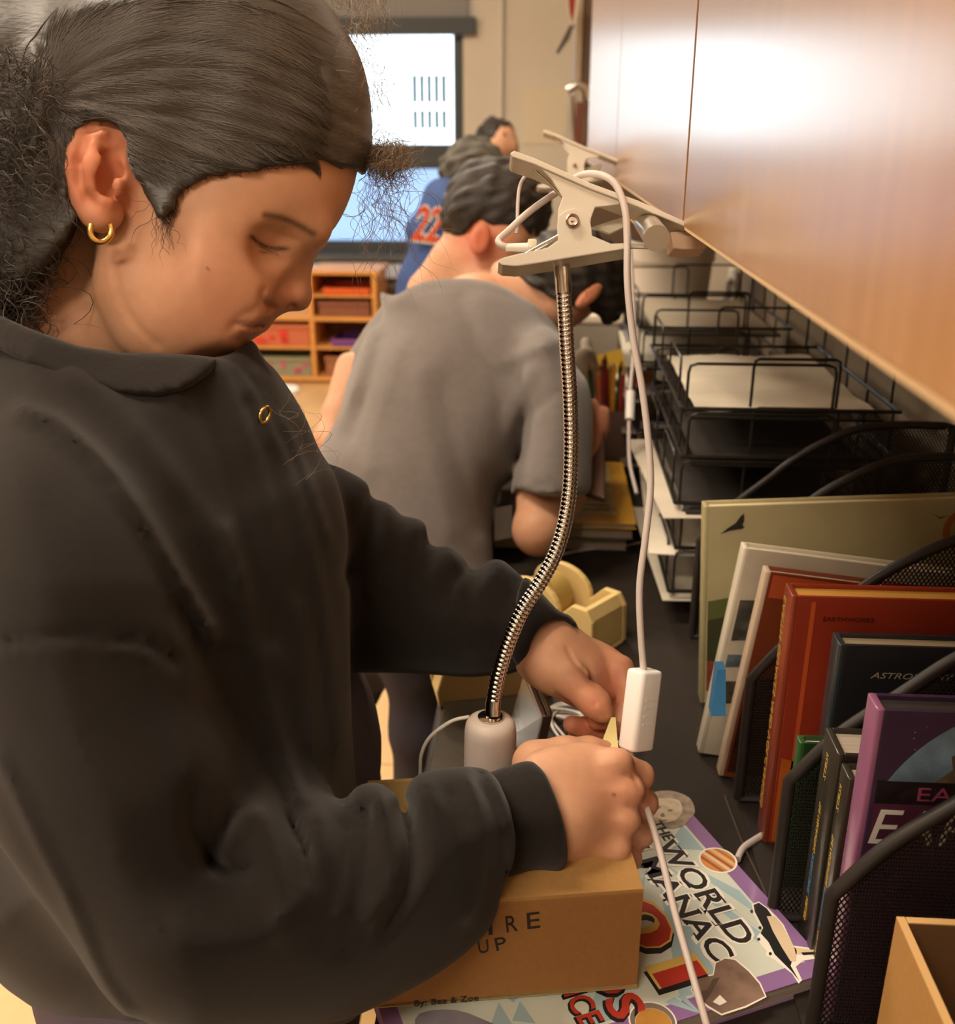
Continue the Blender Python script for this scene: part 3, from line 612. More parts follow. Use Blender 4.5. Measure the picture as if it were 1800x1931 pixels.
# shuttle cut-out, px traced on the cover plane from the photo crop (crop scale 3)
def Z5(pts): return [(1200+x/3, 1400+y/3) for x, y in pts]
flat(Z5([(650, 915), (690, 900), (745, 940), (790, 985), (830, 1030), (885, 1150), (1000, 1165), (1045, 1195), (1030, 1222), (940, 1235), (900, 1270), (935, 1345), (915, 1365), (880, 1310), (780, 1230), (730, 1205), (735, 1180), (690, 1130), (680, 1100), (710, 1060), (660, 970)]), .00025, M_out, 'shuttle_outline')
flat(Z5([(660, 920), (690, 908), (735, 940), (760, 975), (830, 1120), (880, 1230), (870, 1265), (920, 1350), (870, 1290), (780, 1200), (745, 1130), (700, 1080), (715, 1050), (668, 960)]), .00035, M_blk, 'shuttle_underside')
flat(Z5([(735, 985), (780, 985), (820, 1030), (880, 1140), (905, 1180), (900, 1240), (870, 1240), (820, 1160), (770, 1070)]), .00045, mat('shuttle_cream', 'd9c3a4', .4), 'shuttle_body')
flat(Z5([(890, 1160), (990, 1175), (1035, 1200), (1020, 1212), (945, 1200), (900, 1200)]), .00045, mat('shuttle_cream', 'd9c3a4', .4), 'shuttle_wing')
flat(Z5([(930, 1190), (1000, 1188), (1015, 1200), (940, 1205)]), .0005, M_blk, 'shuttle_wing_mark')
for cx_, cy_ in ((690, 1115), (755, 1197), (697, 1050), (650, 957)): flat([(1200+(cx_+9*math.cos(a))/3, 1400+(cy_+9*math.sin(a))/3) for a in np.linspace(0, 6.28, 9)[:-1]], .0005, M_blk, 'shuttle_wheel')
# grey-brown animal photo print
flat(Z5([(305, 1400), (345, 1330), (430, 1310), (440, 1245), (500, 1215), (560, 1225), (640, 1290), (700, 1360), (735, 1440), (620, 1500), (480, 1545), (400, 1500), (330, 1440)]), .0002, M_out, 'animal_outline')
flat(Z5([(312, 1400), (350, 1338), (435, 1318), (448, 1250), (500, 1223), (556, 1232), (632, 1296), (692, 1365), (725, 1436), (615, 1490), (480, 1535), (408, 1492), (335, 1435)]), .0003, mat('animal_brown', '7d6556', .45, noise=.35, nscale=60), 'animal_body')
flat(Z5([(330, 1420), (400, 1400), (430, 1340), (470, 1330), (420, 1420), (380, 1480)]), .0004, mat('animal_dark', '55443a', .5), 'animal_ear')
flat(Z5([(430, 1470), (470, 1430), (510, 1470), (470, 1490)]), .0005, M_out, 'animal_mark')
flat([(790, 1912), (860, 1905), (930, 1931), (1000, 1960), (860, 1980), (790, 1950)], .0003, mat('silver_print', '85828c', .4, noise=.3, nscale=40), 'printed_object', st=3)

# ================================================================ TAPE DISPENSERS
M_beige = mat('beige_plastic', 'd6bb7c', .45)
def dispenser(nm, lab, c, ang, sc=1.0):
    o = empty(nm, tuple(c), lab, 'tape dispenser'); ca, sa = math.cos(ang), math.sin(ang); u = np.array([ca, sa, 0])*sc; v = np.array([-sa, ca, 0])*sc; z = np.array([0, 0, 1])*sc; c = np.array(c, float)
    # side outline: flat foot, curved wheel housing at one end, square cutter end at the other
    side = [(-.075, 0), (.06, 0), (.058, .045), (.050, .058), (.030, .058), (.012, .040)]+[(-.03+.042*math.cos(a), .042+.030*math.sin(a)) for a in np.linspace(.2, math.pi, 12)]+[(-.078, .02)]
    for s_ in (-1, 1): MB().prism([c+u*x+z*h+v*(s_*.030-.004) for x, h in side], v*.008).build('side_wall', M_beige, o, bevel=.0015)
    MB().prism([c+u*x+z*h-v*.026 for x, h in ((-.075, 0), (.06, 0), (.056, .010), (-.072, .010))], v*.052).build('foot', M_beige, o)
    MB().prism([c+u*x+z*h-v*.026 for x, h in ((.059, .006), (.057, .046), (.050, .0575), (.042, .056), (.046, .010))], v*.052).build('cutter_end', M_beige, o)
    r_ = MB(); r_.lathe(c-u*.03+z*.042-v*.012, v, [(.013, 0), (.024, 0), (.024, .024), (.013, .024)], 36); r_.build('tape_roll', mat('tape_roll', 'b59a58', .3), o)
    MB().cyl(c-u*.03+z*.042-v*.025, c-u*.03+z*.042+v*.025, .0125, n=20).build('hub', mat('dark_hub', '3a3028', .6), o)
    return o
p = ONZ(1095, 1225, .7505)
dispenser('tape_dispenser', 'beige desktop tape dispenser behind the girl\'s far hand', (p[0]-.014, p[1]+.035, .7505), math.radians(-38), .92)
p = ONZ(905, 1325, .7505)
dispenser('tape_dispenser', 'beige tape dispenser half hidden beneath the girl\'s far sleeve', (p[0]+.014, p[1]+.03, .7505), math.radians(15), .8)

# ================================================================ TABLET, CABLES
M_glass = mat('dark_glass', '3d3a30', .15, coat=.6); M_brz = mat('bronze_edge', '8c6e5c', .3, metal=.8)
z0 = .7505
tb = [ONZ(805, 1470, z0), ONZ(850, 1283, z0), ONZ(985, 1275, z0), ONZ(990, 1470, z0)]
lp = empty('closed_laptop', tuple(sum(tb)/4), 'flat dark glassy tablet lying on the worktop behind the lamp head', 'tablet')
MB().prism(tb, (0, 0, .006)).build('body', M_glass, lp, bevel=.0015)
ph = empty('phone', tuple(ONZ(990, 1440, z0)), 'phone with bronze edge standing upright behind the lamp head', 'phone')
q = [W(985, 1258, .735), W(1026, 1352, .70), W(1000, 1440, .70), W(940, 1440, .74)]
q = [ONZ(950, 1395, z0+.006), ONZ(1003, 1452, z0+.006)]; dd = q[1]-q[0]; dd = dd/np.linalg.norm(dd)
tl, tr_ = W(988, 1262, .745), W(1024, 1352, .722)
nrm = np.cross(tr_-tl, q[0]-tl); nrm /= np.linalg.norm(nrm)
bl_ = tl+(q[0]-tl)*1.0; br_ = tr_+(q[1]-tr_)
MB().prism([tl, tr_, br_, bl_], nrm*.008).build('body', M_brz, ph, bevel=.0015)
sgn = -1 if nrm@(CP-tl) > 0 else 1
def lerp2(a, b_): return (tl*(1-a)+tr_*a)*(1-b_)+(bl_*(1-a)+br_*a)*b_
off0 = nrm*(.0083 if nrm@np.array([-1, -.3, 0]) > 0 else -.0003)
MB().prism([lerp2(.06, .05)+off0, lerp2(.94, .05)+off0, lerp2(.94, .95)+off0, lerp2(.06, .95)+off0], nrm*.0002).build('screen', mat('grey_screen', '6b6a60', .2), ph)
MB().tube([lerp2(0.0, 0)+nrm*.004+Z3*.0005, lerp2(1, 0)+nrm*.004+Z3*.0005], .0018, 8).build('bright_edge', M_steel, ph)
cb = MB()
cb.tube(spline([W(885, 1351, .675), W(850, 1360, .68), (W(812, 1388, .69)), W(795, 1420, .70), W(792, 1455, .71), W(790, 1500, .72)], 10), .0013, 8)
tag(cb.build('white_cable', M_switch), 'thin white cable curving down left of the lamp head into the box', 'cable')
cb = MB(); cz = []
for k, pts in enumerate(([(1028, 1338), (1060, 1326), (1095, 1335), (1110, 1352), (1070, 1345), (1035, 1345), (1045, 1365), (1065, 1390)], [(1030, 1345), (1050, 1332), (1085, 1330), (1100, 1345), (1060, 1338), (1040, 1352), (1042, 1372), (1060, 1398), (1075, 1415)], [(1035, 1335), (1075, 1340), (1098, 1352), (1050, 1350), (1090, 1362), (1125, 1380), (1170, 1400), (1195, 1370)])):
    cb.tube(spline([ONZ(x, y, .757+.004*k) for x, y in pts], 8), .0014, 8)
tag(cb.build('coiled_cable', M_switch), 'bundled thin white cable beside the standing phone', 'cable')
cb = MB(); cb.tube(spline([ONZ(x, y, .7535) for x, y in ((1390, 1620), (1400, 1600), (1420, 1585), (1450, 1568), (1475, 1560), (1500, 1556), (1540, 1560))], 8), .0026, 8)
tag(cb.build('power_cable', M_pink), 'thick white cable running from the almanac into the mesh sorter', 'cable')
cb = MB(); cb.tube(spline([ONZ(x, y, .7530) for x, y in ((1030, 1055), (1060, 1045), (1110, 1035), (1180, 1028), (1230, 1015), (1243, 1000), (1235, 985), (1222, 960))], 8), .002, 8)
tag(cb.build('loose_cable', M_pink), 'grey-white cable lying loose on the black worktop by the boy\'s elbow', 'cable')
cb = MB(); cb.tube(spline([ONZ(x, y, .7525) for x, y in ((1366, 1500), (1400, 1590), (1437, 1670), (1450, 1720))], 8), .0008, 6)
tag(cb.build('thin_wire', mat('dark_wire', '4c4138', .4)), 'thin dark wire lying beside the almanac\'s top edge', 'wire')
tp = MB(); P = [W(1152, 1352, .672), W(1160, 1352, .672), W(1166, 1418, .640), W(1128, 1416, .640)]
tp.prism([P[0], P[1], P[2], P[3]], CF*.0003)
tag(tp.build('tape_strip', mat('masking_tape', 'd8c686', .7)), 'short strip of cream masking tape pinched between her hands', 'tape')

# ================================================================ MESH FILE SORTER AND ITS BOOKS
M_mesh = mat('black_wire_mesh', '2a2522', .45, spec=.4)
ARC = [(.163, .7548), (.163, .863), (.189, .898), (.223, .929), (.255, .957), (.30, .982), (.34, .988), (.395, .988), (.395, .7548)]
def hatch(poly, pitch, ang):
    """parallel segments inside a polygon"""
    P = np.array(poly); u = np.array([math.cos(ang), math.sin(ang)]); v = np.array([-u[1], u[0]]); pv = P@v; out = []
    for c in np.arange(pv.min()+pitch/2, pv.max(), pitch):
        ts = []
        for i in range(len(P)):
            a, b_ = pv[i], pv[(i+1) % len(P)]
            if (a-c)*(b_-c) < 0: t = (c-a)/(b_-a); ts.append(float((P[i]*(1-t)+P[(i+1) % len(P)]*t)@u))
        ts.sort()
        for a, b_ in zip(ts[::2], ts[1::2]): out.append((u*a+v*c, u*b_+v*c))
    return out
def mesh_sheet(b, poly, to3, nrm, pitch=.0027, wd=.00085):
    nrm = np.array(nrm, float)
    for ang in (math.radians(58), math.radians(122)):
        for p_, q_ in hatch(poly, pitch, ang):
            P0, P1 = to3(p_), to3(q_); d = P1-P0; L = np.linalg.norm(d)
            if L < .002: continue
            s_ = np.cross(d/L, nrm)*wd/2; b.add([P0-s_, P0+s_, P1+s_, P1-s_, P0-s_+nrm*.0004, P0+s_+nrm*.0004, P1+s_+nrm*.0004, P1-s_+nrm*.0004], [(0, 1, 2, 3), (7, 6, 5, 4), (0, 4, 5, 1), (2, 6, 7, 3)])
ARCS = [tuple(p) for p in spline(ARC[1:8], 6)]
POLY = [ARC[0]]+ARCS+[ARC[8]]
sorter = empty('file_sorter', (.28, .7, .7505), 'black wire-mesh file sorter with curved dividers, books standing between them', 'file sorter')
for Yd in (.452, .556, .686, .862, .965):
    dv = MB().tube([(x, Yd, z) for x, z in POLY]+[(POLY[0][0], Yd, POLY[0][1])], .0042, 8, closed=False).build('divider_rim', M_mesh, sorter)
    b = MB(); mesh_sheet(b, POLY, lambda p_: np.array([p_[0], Yd, p_[1]]), (0, 1, 0)); b.build('mesh_panel', M_mesh, dv, kind='stuff')
b = MB(); b.box(.163, .395, .45, .967, .7508, .7528); b.build('base_plate', M_mesh, sorter)
for Yd in ():
    Y2 = Yd+.08
    b = MB(); mesh_sheet(b, [(Yd, .753), (Y2, .753), (Y2, .80), (Yd, .86)], lambda p_: np.array([.163, p_[0], p_[1]]), (1, 0, 0)); b.build('side_mesh', M_mesh, sorter, kind='stuff')

def book(nm, lab, x0, Y, w_, h_, t_, cov, spine, pages='d8c8a4', lean=0, tilt=0, zb_=.754, hinge=True, rough=.35, group=None):
    """upright book: front cover faces -Y, spine faces -X; tilt turns it in its own plane, lean tips it back"""
    o = empty(nm, (x0+w_/2, Y+t_/2, zb_), lab, 'book', group)
    T_ = Matrix.Translation((x0, Y, zb_)) @ Matrix.Rotation(tilt, 4, 'Y') @ Matrix.Rotation(-lean, 4, 'X')
    def tr(b_): b_.v = [tuple(T_ @ Vector(v)) for v in b_.v]; return b_
    Mc = mat('cover_'+cov, cov, rough, noise=.06, nscale=30, coat=.35); Ms = mat('cover_'+spine, spine, rough, noise=.06, nscale=30, coat=.35)
    tr(MB().box(.004 if hinge else 0, w_, 0, .0022, 0, h_)).build('front_cover', Mc, o, bevel=.0005)
    tr(MB().box(.004 if hinge else 0, w_, t_-.0022, t_, 0, h_)).build('back_cover', Mc, o, bevel=.0005)
    tr(MB().rbox((.0022, t_/2, h_/2), (.0022, 0, 0), (0, t_/2, 0), (0, 0, h_/2), .6)).build('spine', Ms, o)
    tr(MB().box(.0035, w_-.003, .0025, t_-.0025, .003, h_-.003)).build('page_block', mat('pages_'+pages, pages, .9, noise=.15, nscale=20, stretch=(1, 80, 1)), o)
    return o, (lambda u, v, d=0: np.array(T_ @ Vector((u, d-.0002, v)))), (lambda d, v: np.array(T_ @ Vector((-.0003, d, v)))), tr
# olive atlas
o, fc, sp_, tr = book('atlas_book', 'large olive landscape book with a flying bird, behind the leaning white book', .152, .825, .245, .194, .016, 'b9ae86', 'ada47a', 'e6d8b0', zb_=.757, tilt=-.06)
def bp(fc_, pts, m, nm, par, k=1): # flat print on a cover
    P = [fc_(u, v, -.00005*k) for u, v in pts]; MB().prism(P, (0, -.00004, 0)).build(nm, m, par)
fcv = o.children[0]
bp(fc, [(.005, .002), (.24, .002), (.24, .085), (.19, .10), (.12, .088), (.06, .10), (.03, .093), (.005, .088)], mat('dark_forest_print', '3d3f28', .4), 'printed_forest', o)
bp(fc, [(.005, .085), (.03, .091), (.06, .098), (.12, .087), (.12, .10), (.05, .112), (.005, .104)], mat('green_hill_print', '5f6638', .4), 'printed_hill', o, 2)
bp(fc, [(.005, .012), (.20, .012), (.20, .040), (.005, .044)], mat('red_ground_print', '8a4436', .4, noise=.3, nscale=60), 'printed_ground', o, 2)
bp(fc, [(.005, 0.001), (.20, .001), (.20, .012), (.005, .013)], mat('cream_strip_print', 'b9a88a', .4), 'printed_strip', o, 3)
bp(fc, [(.014, .168), (.021, .174), (.027, .178), (.031, .184), (.034, .187), (.0345, .180), (.033, .176), (.035, .1745), (.033, .1725), (.028, .172), (.022, .171)], M_blk, 'printed_bird', o, 2)
bp(fc, [(.190, .182), (.197, .178), (.206, .179), (.198, .176)], mat('green_bird_print', '66704a', .4), 'printed_bird', o, 2)
for r_, c_ in ((.021, 'b5683c'), (.015, 'a89c60')): bp(fc, [(.222+r_*math.cos(a), .165+r_*math.sin(a)) for a in np.linspace(0, 2*math.pi, 25)[:-1] if .222+r_*math.cos(a) < .2445], mat('medallion_'+c_, c_, .4), 'printed_medallion', o, 2 if r_ > .02 else 3)
text_fit('★', fc(.22, .155), fc(.23, .155), .01, upz, M_blk, o) if False else None
# white-spined books leaning
o, fc, sp_, tr = book('white_spine_book', 'white-spined picture book leaning in front of the olive book', .140, .748, .17, .192, .014, 'c9c0ac', 'd8d0bd', 'e6dcc0', lean=.0, tilt=.11)
for v0, v1, c_ in ((.05, .075, '4a4438'), (.085, .10, '55606a'), (.11, .15, '4b4a42')): bp(fc, [(.006, v0), (.030, v0+.004), (.030, v1), (.006, v1-.003)], mat('art_'+c_, c_, .5, noise=.5, nscale=120), 'printed_art', o, 1)
text_fit('SPACE ENCYCLOPEDIA', sp_(.009, .045), sp_(.009, .15), .006, (0, -1, 0), mat('blue_print', '5a6a9a', .5), o) if False else None
o, fc, sp_, tr = book('orange_brown_book', 'orange-topped brown picture book with mirrored-looking title, behind the second divider', .152, .716, .17, .186, .013, '7a3a20', 'cbb49c', 'd9cdb0', tilt=.11)
bp(fc, [(.006, .165), (.165, .165), (.165, .184), (.006, .184)], mat('orange_print', 'b8562e', .4), 'printed_band', o, 1)
bp(fc, [(.006, .005), (.165, .005), (.165, .10), (.006, .095)], mat('deep_brown_print', '3a1d14', .4), 'printed_shade', o, 1)
text_fit('spectacular', fc(.020, .166), fc(.088, .166), .009, upz, mat('pale_grey_print', '9c9080', .5), o, shear=0)
text_fit('widest', fc(.022, .150), fc(.066, .150), .009, upz, mat('pale_grey_print', '9c9080', .5), o)
MB().prism([W(1352, 1262, .72), W(1368, 1262, .72), W(1368, 1350, .71), W(1340, 1350, .71)], (0, .012, 0)).build('blue_folder', mat('blue_plastic', '2f6f9c', .4))
tag(bpy.data.objects['blue_folder'], 'bright blue plastic folder corner poking out left of the mesh sorter', 'folder')
# red book
o, fc, sp_, tr = book('red_book', 'tall orange-red hardback with small dark capitals, third row of the sorter', .172, .634, .22, .204, .022, '963420', '8c3a22', 'c8933c', zb_=.753)
bp(fc, [(.0135, .002), (.0165, .002), (.0165, .200), (.0135, .200)], mat('orange_hinge', 'c4552a', .35, coat=.3), 'hinge_groove', o, 1)
bp(fc, [(.006, .002), (.10, .002), (.10, .05), (.006, .075)], mat('orange_glow_print', 'b25a22', .35, coat=.3), 'printed_glow', o, 1)
text_fit('EARTHWORKS', fc(.0225, .186), fc(.0565, .186), .0033, upz, mat('dark_red_print', '3d1410', .5), o)
text_fit('EARTH QUAKES AND VOLCANOES', sp_(.014, .195), sp_(.014, .02), .007, (0, 1, 0), mat('yellow_spine_print', 'c4a040', .5), o, 'spine_lettering')
# black astro book
o, fc, sp_, tr = book('black_astronomy_book', 'glossy black hardback with slanted silver title in front of the red book', .194, .592, .20, .190, .018, '26262a', '2c3438', '8c7c60', zb_=.753, rough=.25)
text_fit('ASTRONOMY', fc(.0225, .1665), fc(.075, .1665), .0042, upz, mat('silver_print2', '9c9080', .4), o, shear=.3)
bp(fc, [(.100, .187), (.13, .187), (.13, .1905), (.100, .1905)], mat('yellow_tab', 'd8c07c', .5), 'yellow_label', o, 1)
# small red one and purple earth book
o, fc, sp_, tr = book('thin_red_book', 'thin red book peeking out left of the purple earth book', .183, .489, .16, .203, .0075, '7c2c2c', '9c3434', '6c5438')
text_fit('1001', sp_(.003, .198), sp_(.003, .180), .003, (0, 1, 0), mat('pale_spine_print', 'd8b4a4', .5), o, 'spine_lettering')
o, fc, sp_, tr = book('purple_earth_book', 'glossy purple book showing the planet earth, nearest in the sorter', .178, .470, .205, .215, .0175, '3a2a42', '8c5878', '2c2420', rough=.25)
bp(fc, [(.006, .003), (.205, .003), (.205, .157), (.006, .157)], mat('plum_print', '4a2438', .3, coat=.4), 'printed_ground', o, 1)
E_ = [(.062+.0, 0)]
def arcp(cx_, cy_, r_, a0, a1, n=28): return [(cx_+r_*math.cos(a), cy_+r_*math.sin(a)) for a in np.linspace(math.radians(a0), math.radians(a1), n)]
pl = [(.0085, .170)]+[(u, v) for u, v in arcp(.095, .131, .093, 154, 30) if v > .170 and v < .2135 and u < .204]+[(.178, .170)]
bp(fc, pl, mat('earth_blue_print', '5f7488', .3, noise=.5, nscale=45, coat=.4), 'printed_earth', o, 2)
pl = [(.034, .170), (.044, .180), (.042, .188), (.056, .198), (.080, .205), (.11, .195), (.15, .182), (.155, .170)]
bp(fc, pl, mat('earth_brown_print', '5f5040', .3, noise=.6, nscale=60, coat=.4), 'printed_land', o, 3)
bp(fc, [(.006, .157), (.205, .157), (.205, .1715), (.006, .1715)], mat('black_band_print', '1c1518', .3, coat=.4), 'printed_band', o, 4)
text_fit('EARTH', fc(.028, .1598), fc(.078, .1598), .0085, upz, mat('plum_letter', '8c3a5c', .4), o, off=.0006)
text_fit('EARTH', fc(.006, .1310), fc(.104, .1310), .0225, upz, mat('white_letter', 'd0c8c0', .4), o, off=.0006, bold=-.0, shear=.2)
st = MB()
for k in range(60):
    u, v = rng.uniform(.02, .2), rng.uniform(.157, .212); r_ = rng.uniform(.0001, .0004); st.prism([fc(u-r_, v, -.0001), fc(u+r_, v-r_, -.0001), fc(u+r_, v+r_, -.0001)], (0, -.00004, 0))
st.build('printed_stars', mat('star_white', 'b8b0b8', .5), o, kind='stuff')
# two narrow black books
for (nm, lab, x_, Y_, h_) in (('black_science_book', 'taller black book with yellow and blue spine lettering, against the third divider', .1775, .517, .156), ('black_science_book', 'shorter black book with yellow and blue spine lettering, left of the purple book', .179, .4985, .152)):
    t_ = .029 if Y_ > .51 else .016
    o, fc, sp_, tr = book(nm, lab, x_, Y_, .16, h_, .029 if Y_ > .51 else .016, '2b2722', '2f2a22', '9c9080')
    my = mat('yellow_spine_print', 'c4a040', .5); tc_ = t_*.5
    text_fit('KURTZ', sp_(t_*.55, h_-.012), sp_(t_*.55, h_-.030), (.0040 if t_ > .02 else .0036), (0, 1, 0), my, o, 'spine_lettering')
    text_fit('THE FASCINATING', sp_(t_*.55, h_-.048), sp_(t_*.55, h_-.085), (.0040 if t_ > .02 else .0036), (0, 1, 0), my, o, 'spine_lettering')
    text_fit('SCIENCE BOOK', sp_(t_*.55, h_-.087), sp_(t_*.55, h_-.118), (.0044 if t_ > .02 else .0038), (0, 1, 0), mat('blue_spine_print', '4a7aa4', .5), o, 'spine_lettering')
    text_fit('FOR KIDS', sp_(t_*.55, h_-.121), sp_(t_*.55, h_-.138), (.0040 if t_ > .02 else .0036), (0, 1, 0), my, o, 'spine_lettering')
book('green_book', 'dark green book seen through the mesh of the third divider', .176, .588, .19, .118, .010, '22401f', '2c5428', 'c8c0a8', zb_=.753)
# ================================================================ LETTER TRAYS
M_wire = mat('black_wire', '2b2724', .35, spec=.5)
def tray():
    o = empty('letter_tray', (0, 0, 0), 'x', 'tray', 'black wire letter trays stacked on the worktop')
    Wd, Dp, Hh = .215, .33, .046
    def loop(pts, r): return MB().tube(pts, r, 6)
    r_ = MB(); r_.tube([(0, 0, 0), (Wd, 0, 0), (Wd, Dp, 0), (0, Dp, 0), (0, 0, 0)], .0022, 6); r_.tube([(.012, .01, -.012), (Wd-.012, .01, -.012), (Wd-.012, Dp-.01, -.012), (.012, Dp-.01, -.012), (.012, .01, -.012)], .0016, 6)
    r_.build('rim', M_wire, o)
    b = MB(); mesh_sheet(b, [(.012, .01), (Wd-.012, .01), (Wd-.012, Dp-.01), (.012, Dp-.01)], lambda p: np.array([p[0], p[1], -.012]), (0, 0, 1), .0045, .0011)
    mesh_sheet(b, [(.01, -.012), (Dp-.01, -.012), (Dp-.001, 0), (.001, 0)], lambda p: np.array([.006, p[0], p[1]]), (1, 0, 0), .0045, .0011)
    b.build('mesh_bottom', M_wire, o, kind='stuff')
    def arch(x0, x1, y0, y1, dz=0):
        q = []
        for t, z in ((0, 0), (0, Hh*.8), (.012, Hh*.95), (.06, Hh), (.94, Hh), (.988, Hh*.95), (1, Hh*.8), (1, 0)): q.append((x0+(x1-x0)*t, y0+(y1-y0)*t, z+dz*(z > .001)))
        return q
    for a in ((.004, .148, 0, 0), (.070, .155, .012, .012, .003), (.004, .11, Dp, Dp), (.085, .20, Dp, Dp, .004)): MB().tube(arch(*a), .0016, 6).build('support_loop', M_wire, o)
    for a in ((0, 0, .03, .12), (0, 0, .20, .30), (Wd, Wd, .03, .12), (Wd, Wd, .2, .3)): MB().tube(arch(*a), .0014, 6).build('side_loop', M_wire, o)
    return o
proto = tray(); used = False
ords = ['bottom', 'second lowest', 'middle', 'second highest', 'top']
def copy_tree(o):
    c = o.copy(); C.objects.link(c)
    for ch in o.children:
        d = ch.copy(); C.objects.link(d); d.parent = c
    return c
for (x_, y_, st_) in ((.140, 1.0, 'front'), (.135, 1.46, 'rear')):
    for k in range(5):
        o = proto if not used else copy_tree(proto); used = True
        o.location = (x_+.004*(k % 2), y_, .790+.0505*k); o['label'] = '%s black wire letter tray of the %s stack on the worktop' % (ords[k], st_)
def sheet(nm, lab, x0, x1, y0, y1, z, rot=0, col='d9d2c2', t=.0012, group=None, crumple=0, n=10):
    b = MB(); cx_, cy_ = (x0+x1)/2, (y0+y1)/2; ca, sa = math.cos(rot), math.sin(rot); vs = []
    for i in range(n+1):
        for j in range(n+1):
            x = (x0-cx_)+(x1-x0)*i/n; y = (y0-cy_)+(y1-y0)*j/n
            vs.append((cx_+x*ca-y*sa, cy_+x*sa+y*ca, z+crumple*(math.sin(x*60+y*23)+math.sin(y*71-x*31)+rng.uniform(-.5, .5)+1.8)))
    m_ = (n+1)**2; fs = [(i*(n+1)+j, (i+1)*(n+1)+j, (i+1)*(n+1)+j+1, i*(n+1)+j+1) for i in range(n) for j in range(n)]
    b.add(vs, fs, True); b.add([(x, y, z_-t) for x, y, z_ in vs], [f[::-1] for f in fs], True)
    ed = [i*(n+1) for i in range(n+1)]+[n*(n+1)+j for j in range(1, n+1)]+[i*(n+1)+n for i in range(n-1, -1, -1)]+[j for j in range(n-1, 0, -1)]
    b.add(vs+[(x, y, z_-t) for x, y, z_ in vs], [(a, c_, c_+m_, a+m_) for a, c_ in zip(ed, ed[1:]+ed[:1])])
    o = b.build(nm, mat('paper_'+col, col, .85, noise=.05, nscale=30)); return tag(o, lab, 'paper', group)
sheet('crumpled_paper', 'wrinkled cream paper lying in the top letter tray of the front stack', .158, .338, 1.025, 1.30, .984, 0, 'dcd3be', crumple=.0012, n=14)
sheet('paper', 'flat black sheet in the second highest letter tray of the front stack', .16, .33, 1.02, 1.30, .9345, 0, '38332e')
sheet('paper', 'white sheet sticking out left of the middle letter tray, front stack', .118, .30, .985, 1.27, .8815, .06, 'cfc5b2')
sheet('dark_folder', 'black folder on the white sheet in the middle letter tray', .150, .33, .99, 1.26, .8845, 0, '322d29')
sheet('paper', 'white sheet sticking out left of the second lowest letter tray, front stack', .124, .32, 1.0, 1.29, .831, -.05, 'd6cebc')
sheet('paper', 'cream sheet hanging out of the bottom letter tray, front stack', .128, .32, 1.0, 1.29, .7805, .04, 'c8c0ae')
for k, z_ in enumerate((.781, .8315, .882, .9325)):
    sheet('paper', ['cream', 'grey-white', 'white', 'pale'][k]+' paper poking out left of the '+ords[k]+' rear letter tray', .118+.006*(k % 2), .32, 1.47, 1.76, z_, .03*(-1)**k, ['cfc5ae', 'bdb6aa', 'd9d2c2', 'c9c2b0'][k])
sheet('paper_stack', 'cream papers in the top letter tray of the rear stack', .16, .33, 1.49, 1.77, .986, 0, 'b9ae98', t=.006)

# ================================================================ THINGS FARTHER ALONG THE WORKTOP
tb_ = empty('white_tub', (.24, 2.0, .7505), 'big greyish-white plastic tub with a thick rim below the cabinets', 'tub')
MB().lathe((.245, 2.05, .7505), (0, 0, 1), [(.062, 0), (.080, .27), (.084, .271), (.084, .305), (.078, .307), (.076, .28), (.058, .01)], 40).build('body', mat('greyish_plastic', 'e0d8cc', .5), tb_)
q = ONX(1385, 540, .409); ot = empty('wall_outlet', (q[0], q[1], q[2]-.04), 'white wall outlet with plugged white cables, under the cabinets', 'outlet')
MB().box(.400, .4095, q[1]-.045, q[1]+.045, q[2]-.04, q[2]+.035).build('plate', mat('ivory_plate', 'c9c2b4', .4), ot, bevel=.002)
MB().box(.3985, .400, q[1]-.022, q[1]+.022, q[2]-.022, q[2]+.018).build('socket', mat('dark_socket', '5c5248', .5), ot)
b = MB(); b.tube(spline([(.402, q[1], q[2]+.01), (.385, q[1]-.05, q[2]+.012), (.37, q[1]-.15, q[2]-.02), (.36, q[1]-.25, q[2]-.10), (.36, 1.88, .80), (.37, 1.90, .756)], 8), .004, 8)
b.tube(spline([(.402, q[1]-.01, q[2]-.02), (.38, q[1]-.05, q[2]-.02), (.36, q[1]-.13, q[2]-.06), (.35, 1.90, .80), (.36, 1.92, .756)], 8), .0035, 8)
tag(b.build('outlet_cables', mat('greyish_cable', '9c9488', .5)), 'two grey-white cables looping down from the wall outlet', 'cable')
lb = empty('lidded_box', (.09, 2.25, .7505), 'pale grey storage box with a cream lid behind the crouching boys', 'box')
MB().rbox((.085, 2.22, .815), (.075, 0, 0), (0, .09, 0), (0, 0, .064), .15).build('body', mat('grey_box', '8c8478', .6), lb); MB().rbox((.085, 2.22, .889), (.079, 0, 0), (0, .094, 0), (0, 0, .009), .1).build('lid', mat('cream_lid', 'e6dcc8', .5), lb)
MB().tube([(.165, 2.15, .80), (.18, 2.13, .83), (.18, 2.13, .86), (.165, 2.15, .88)], .004, 8).build('clasp', mat('clear_grey', '9c9c94', .2), lb)
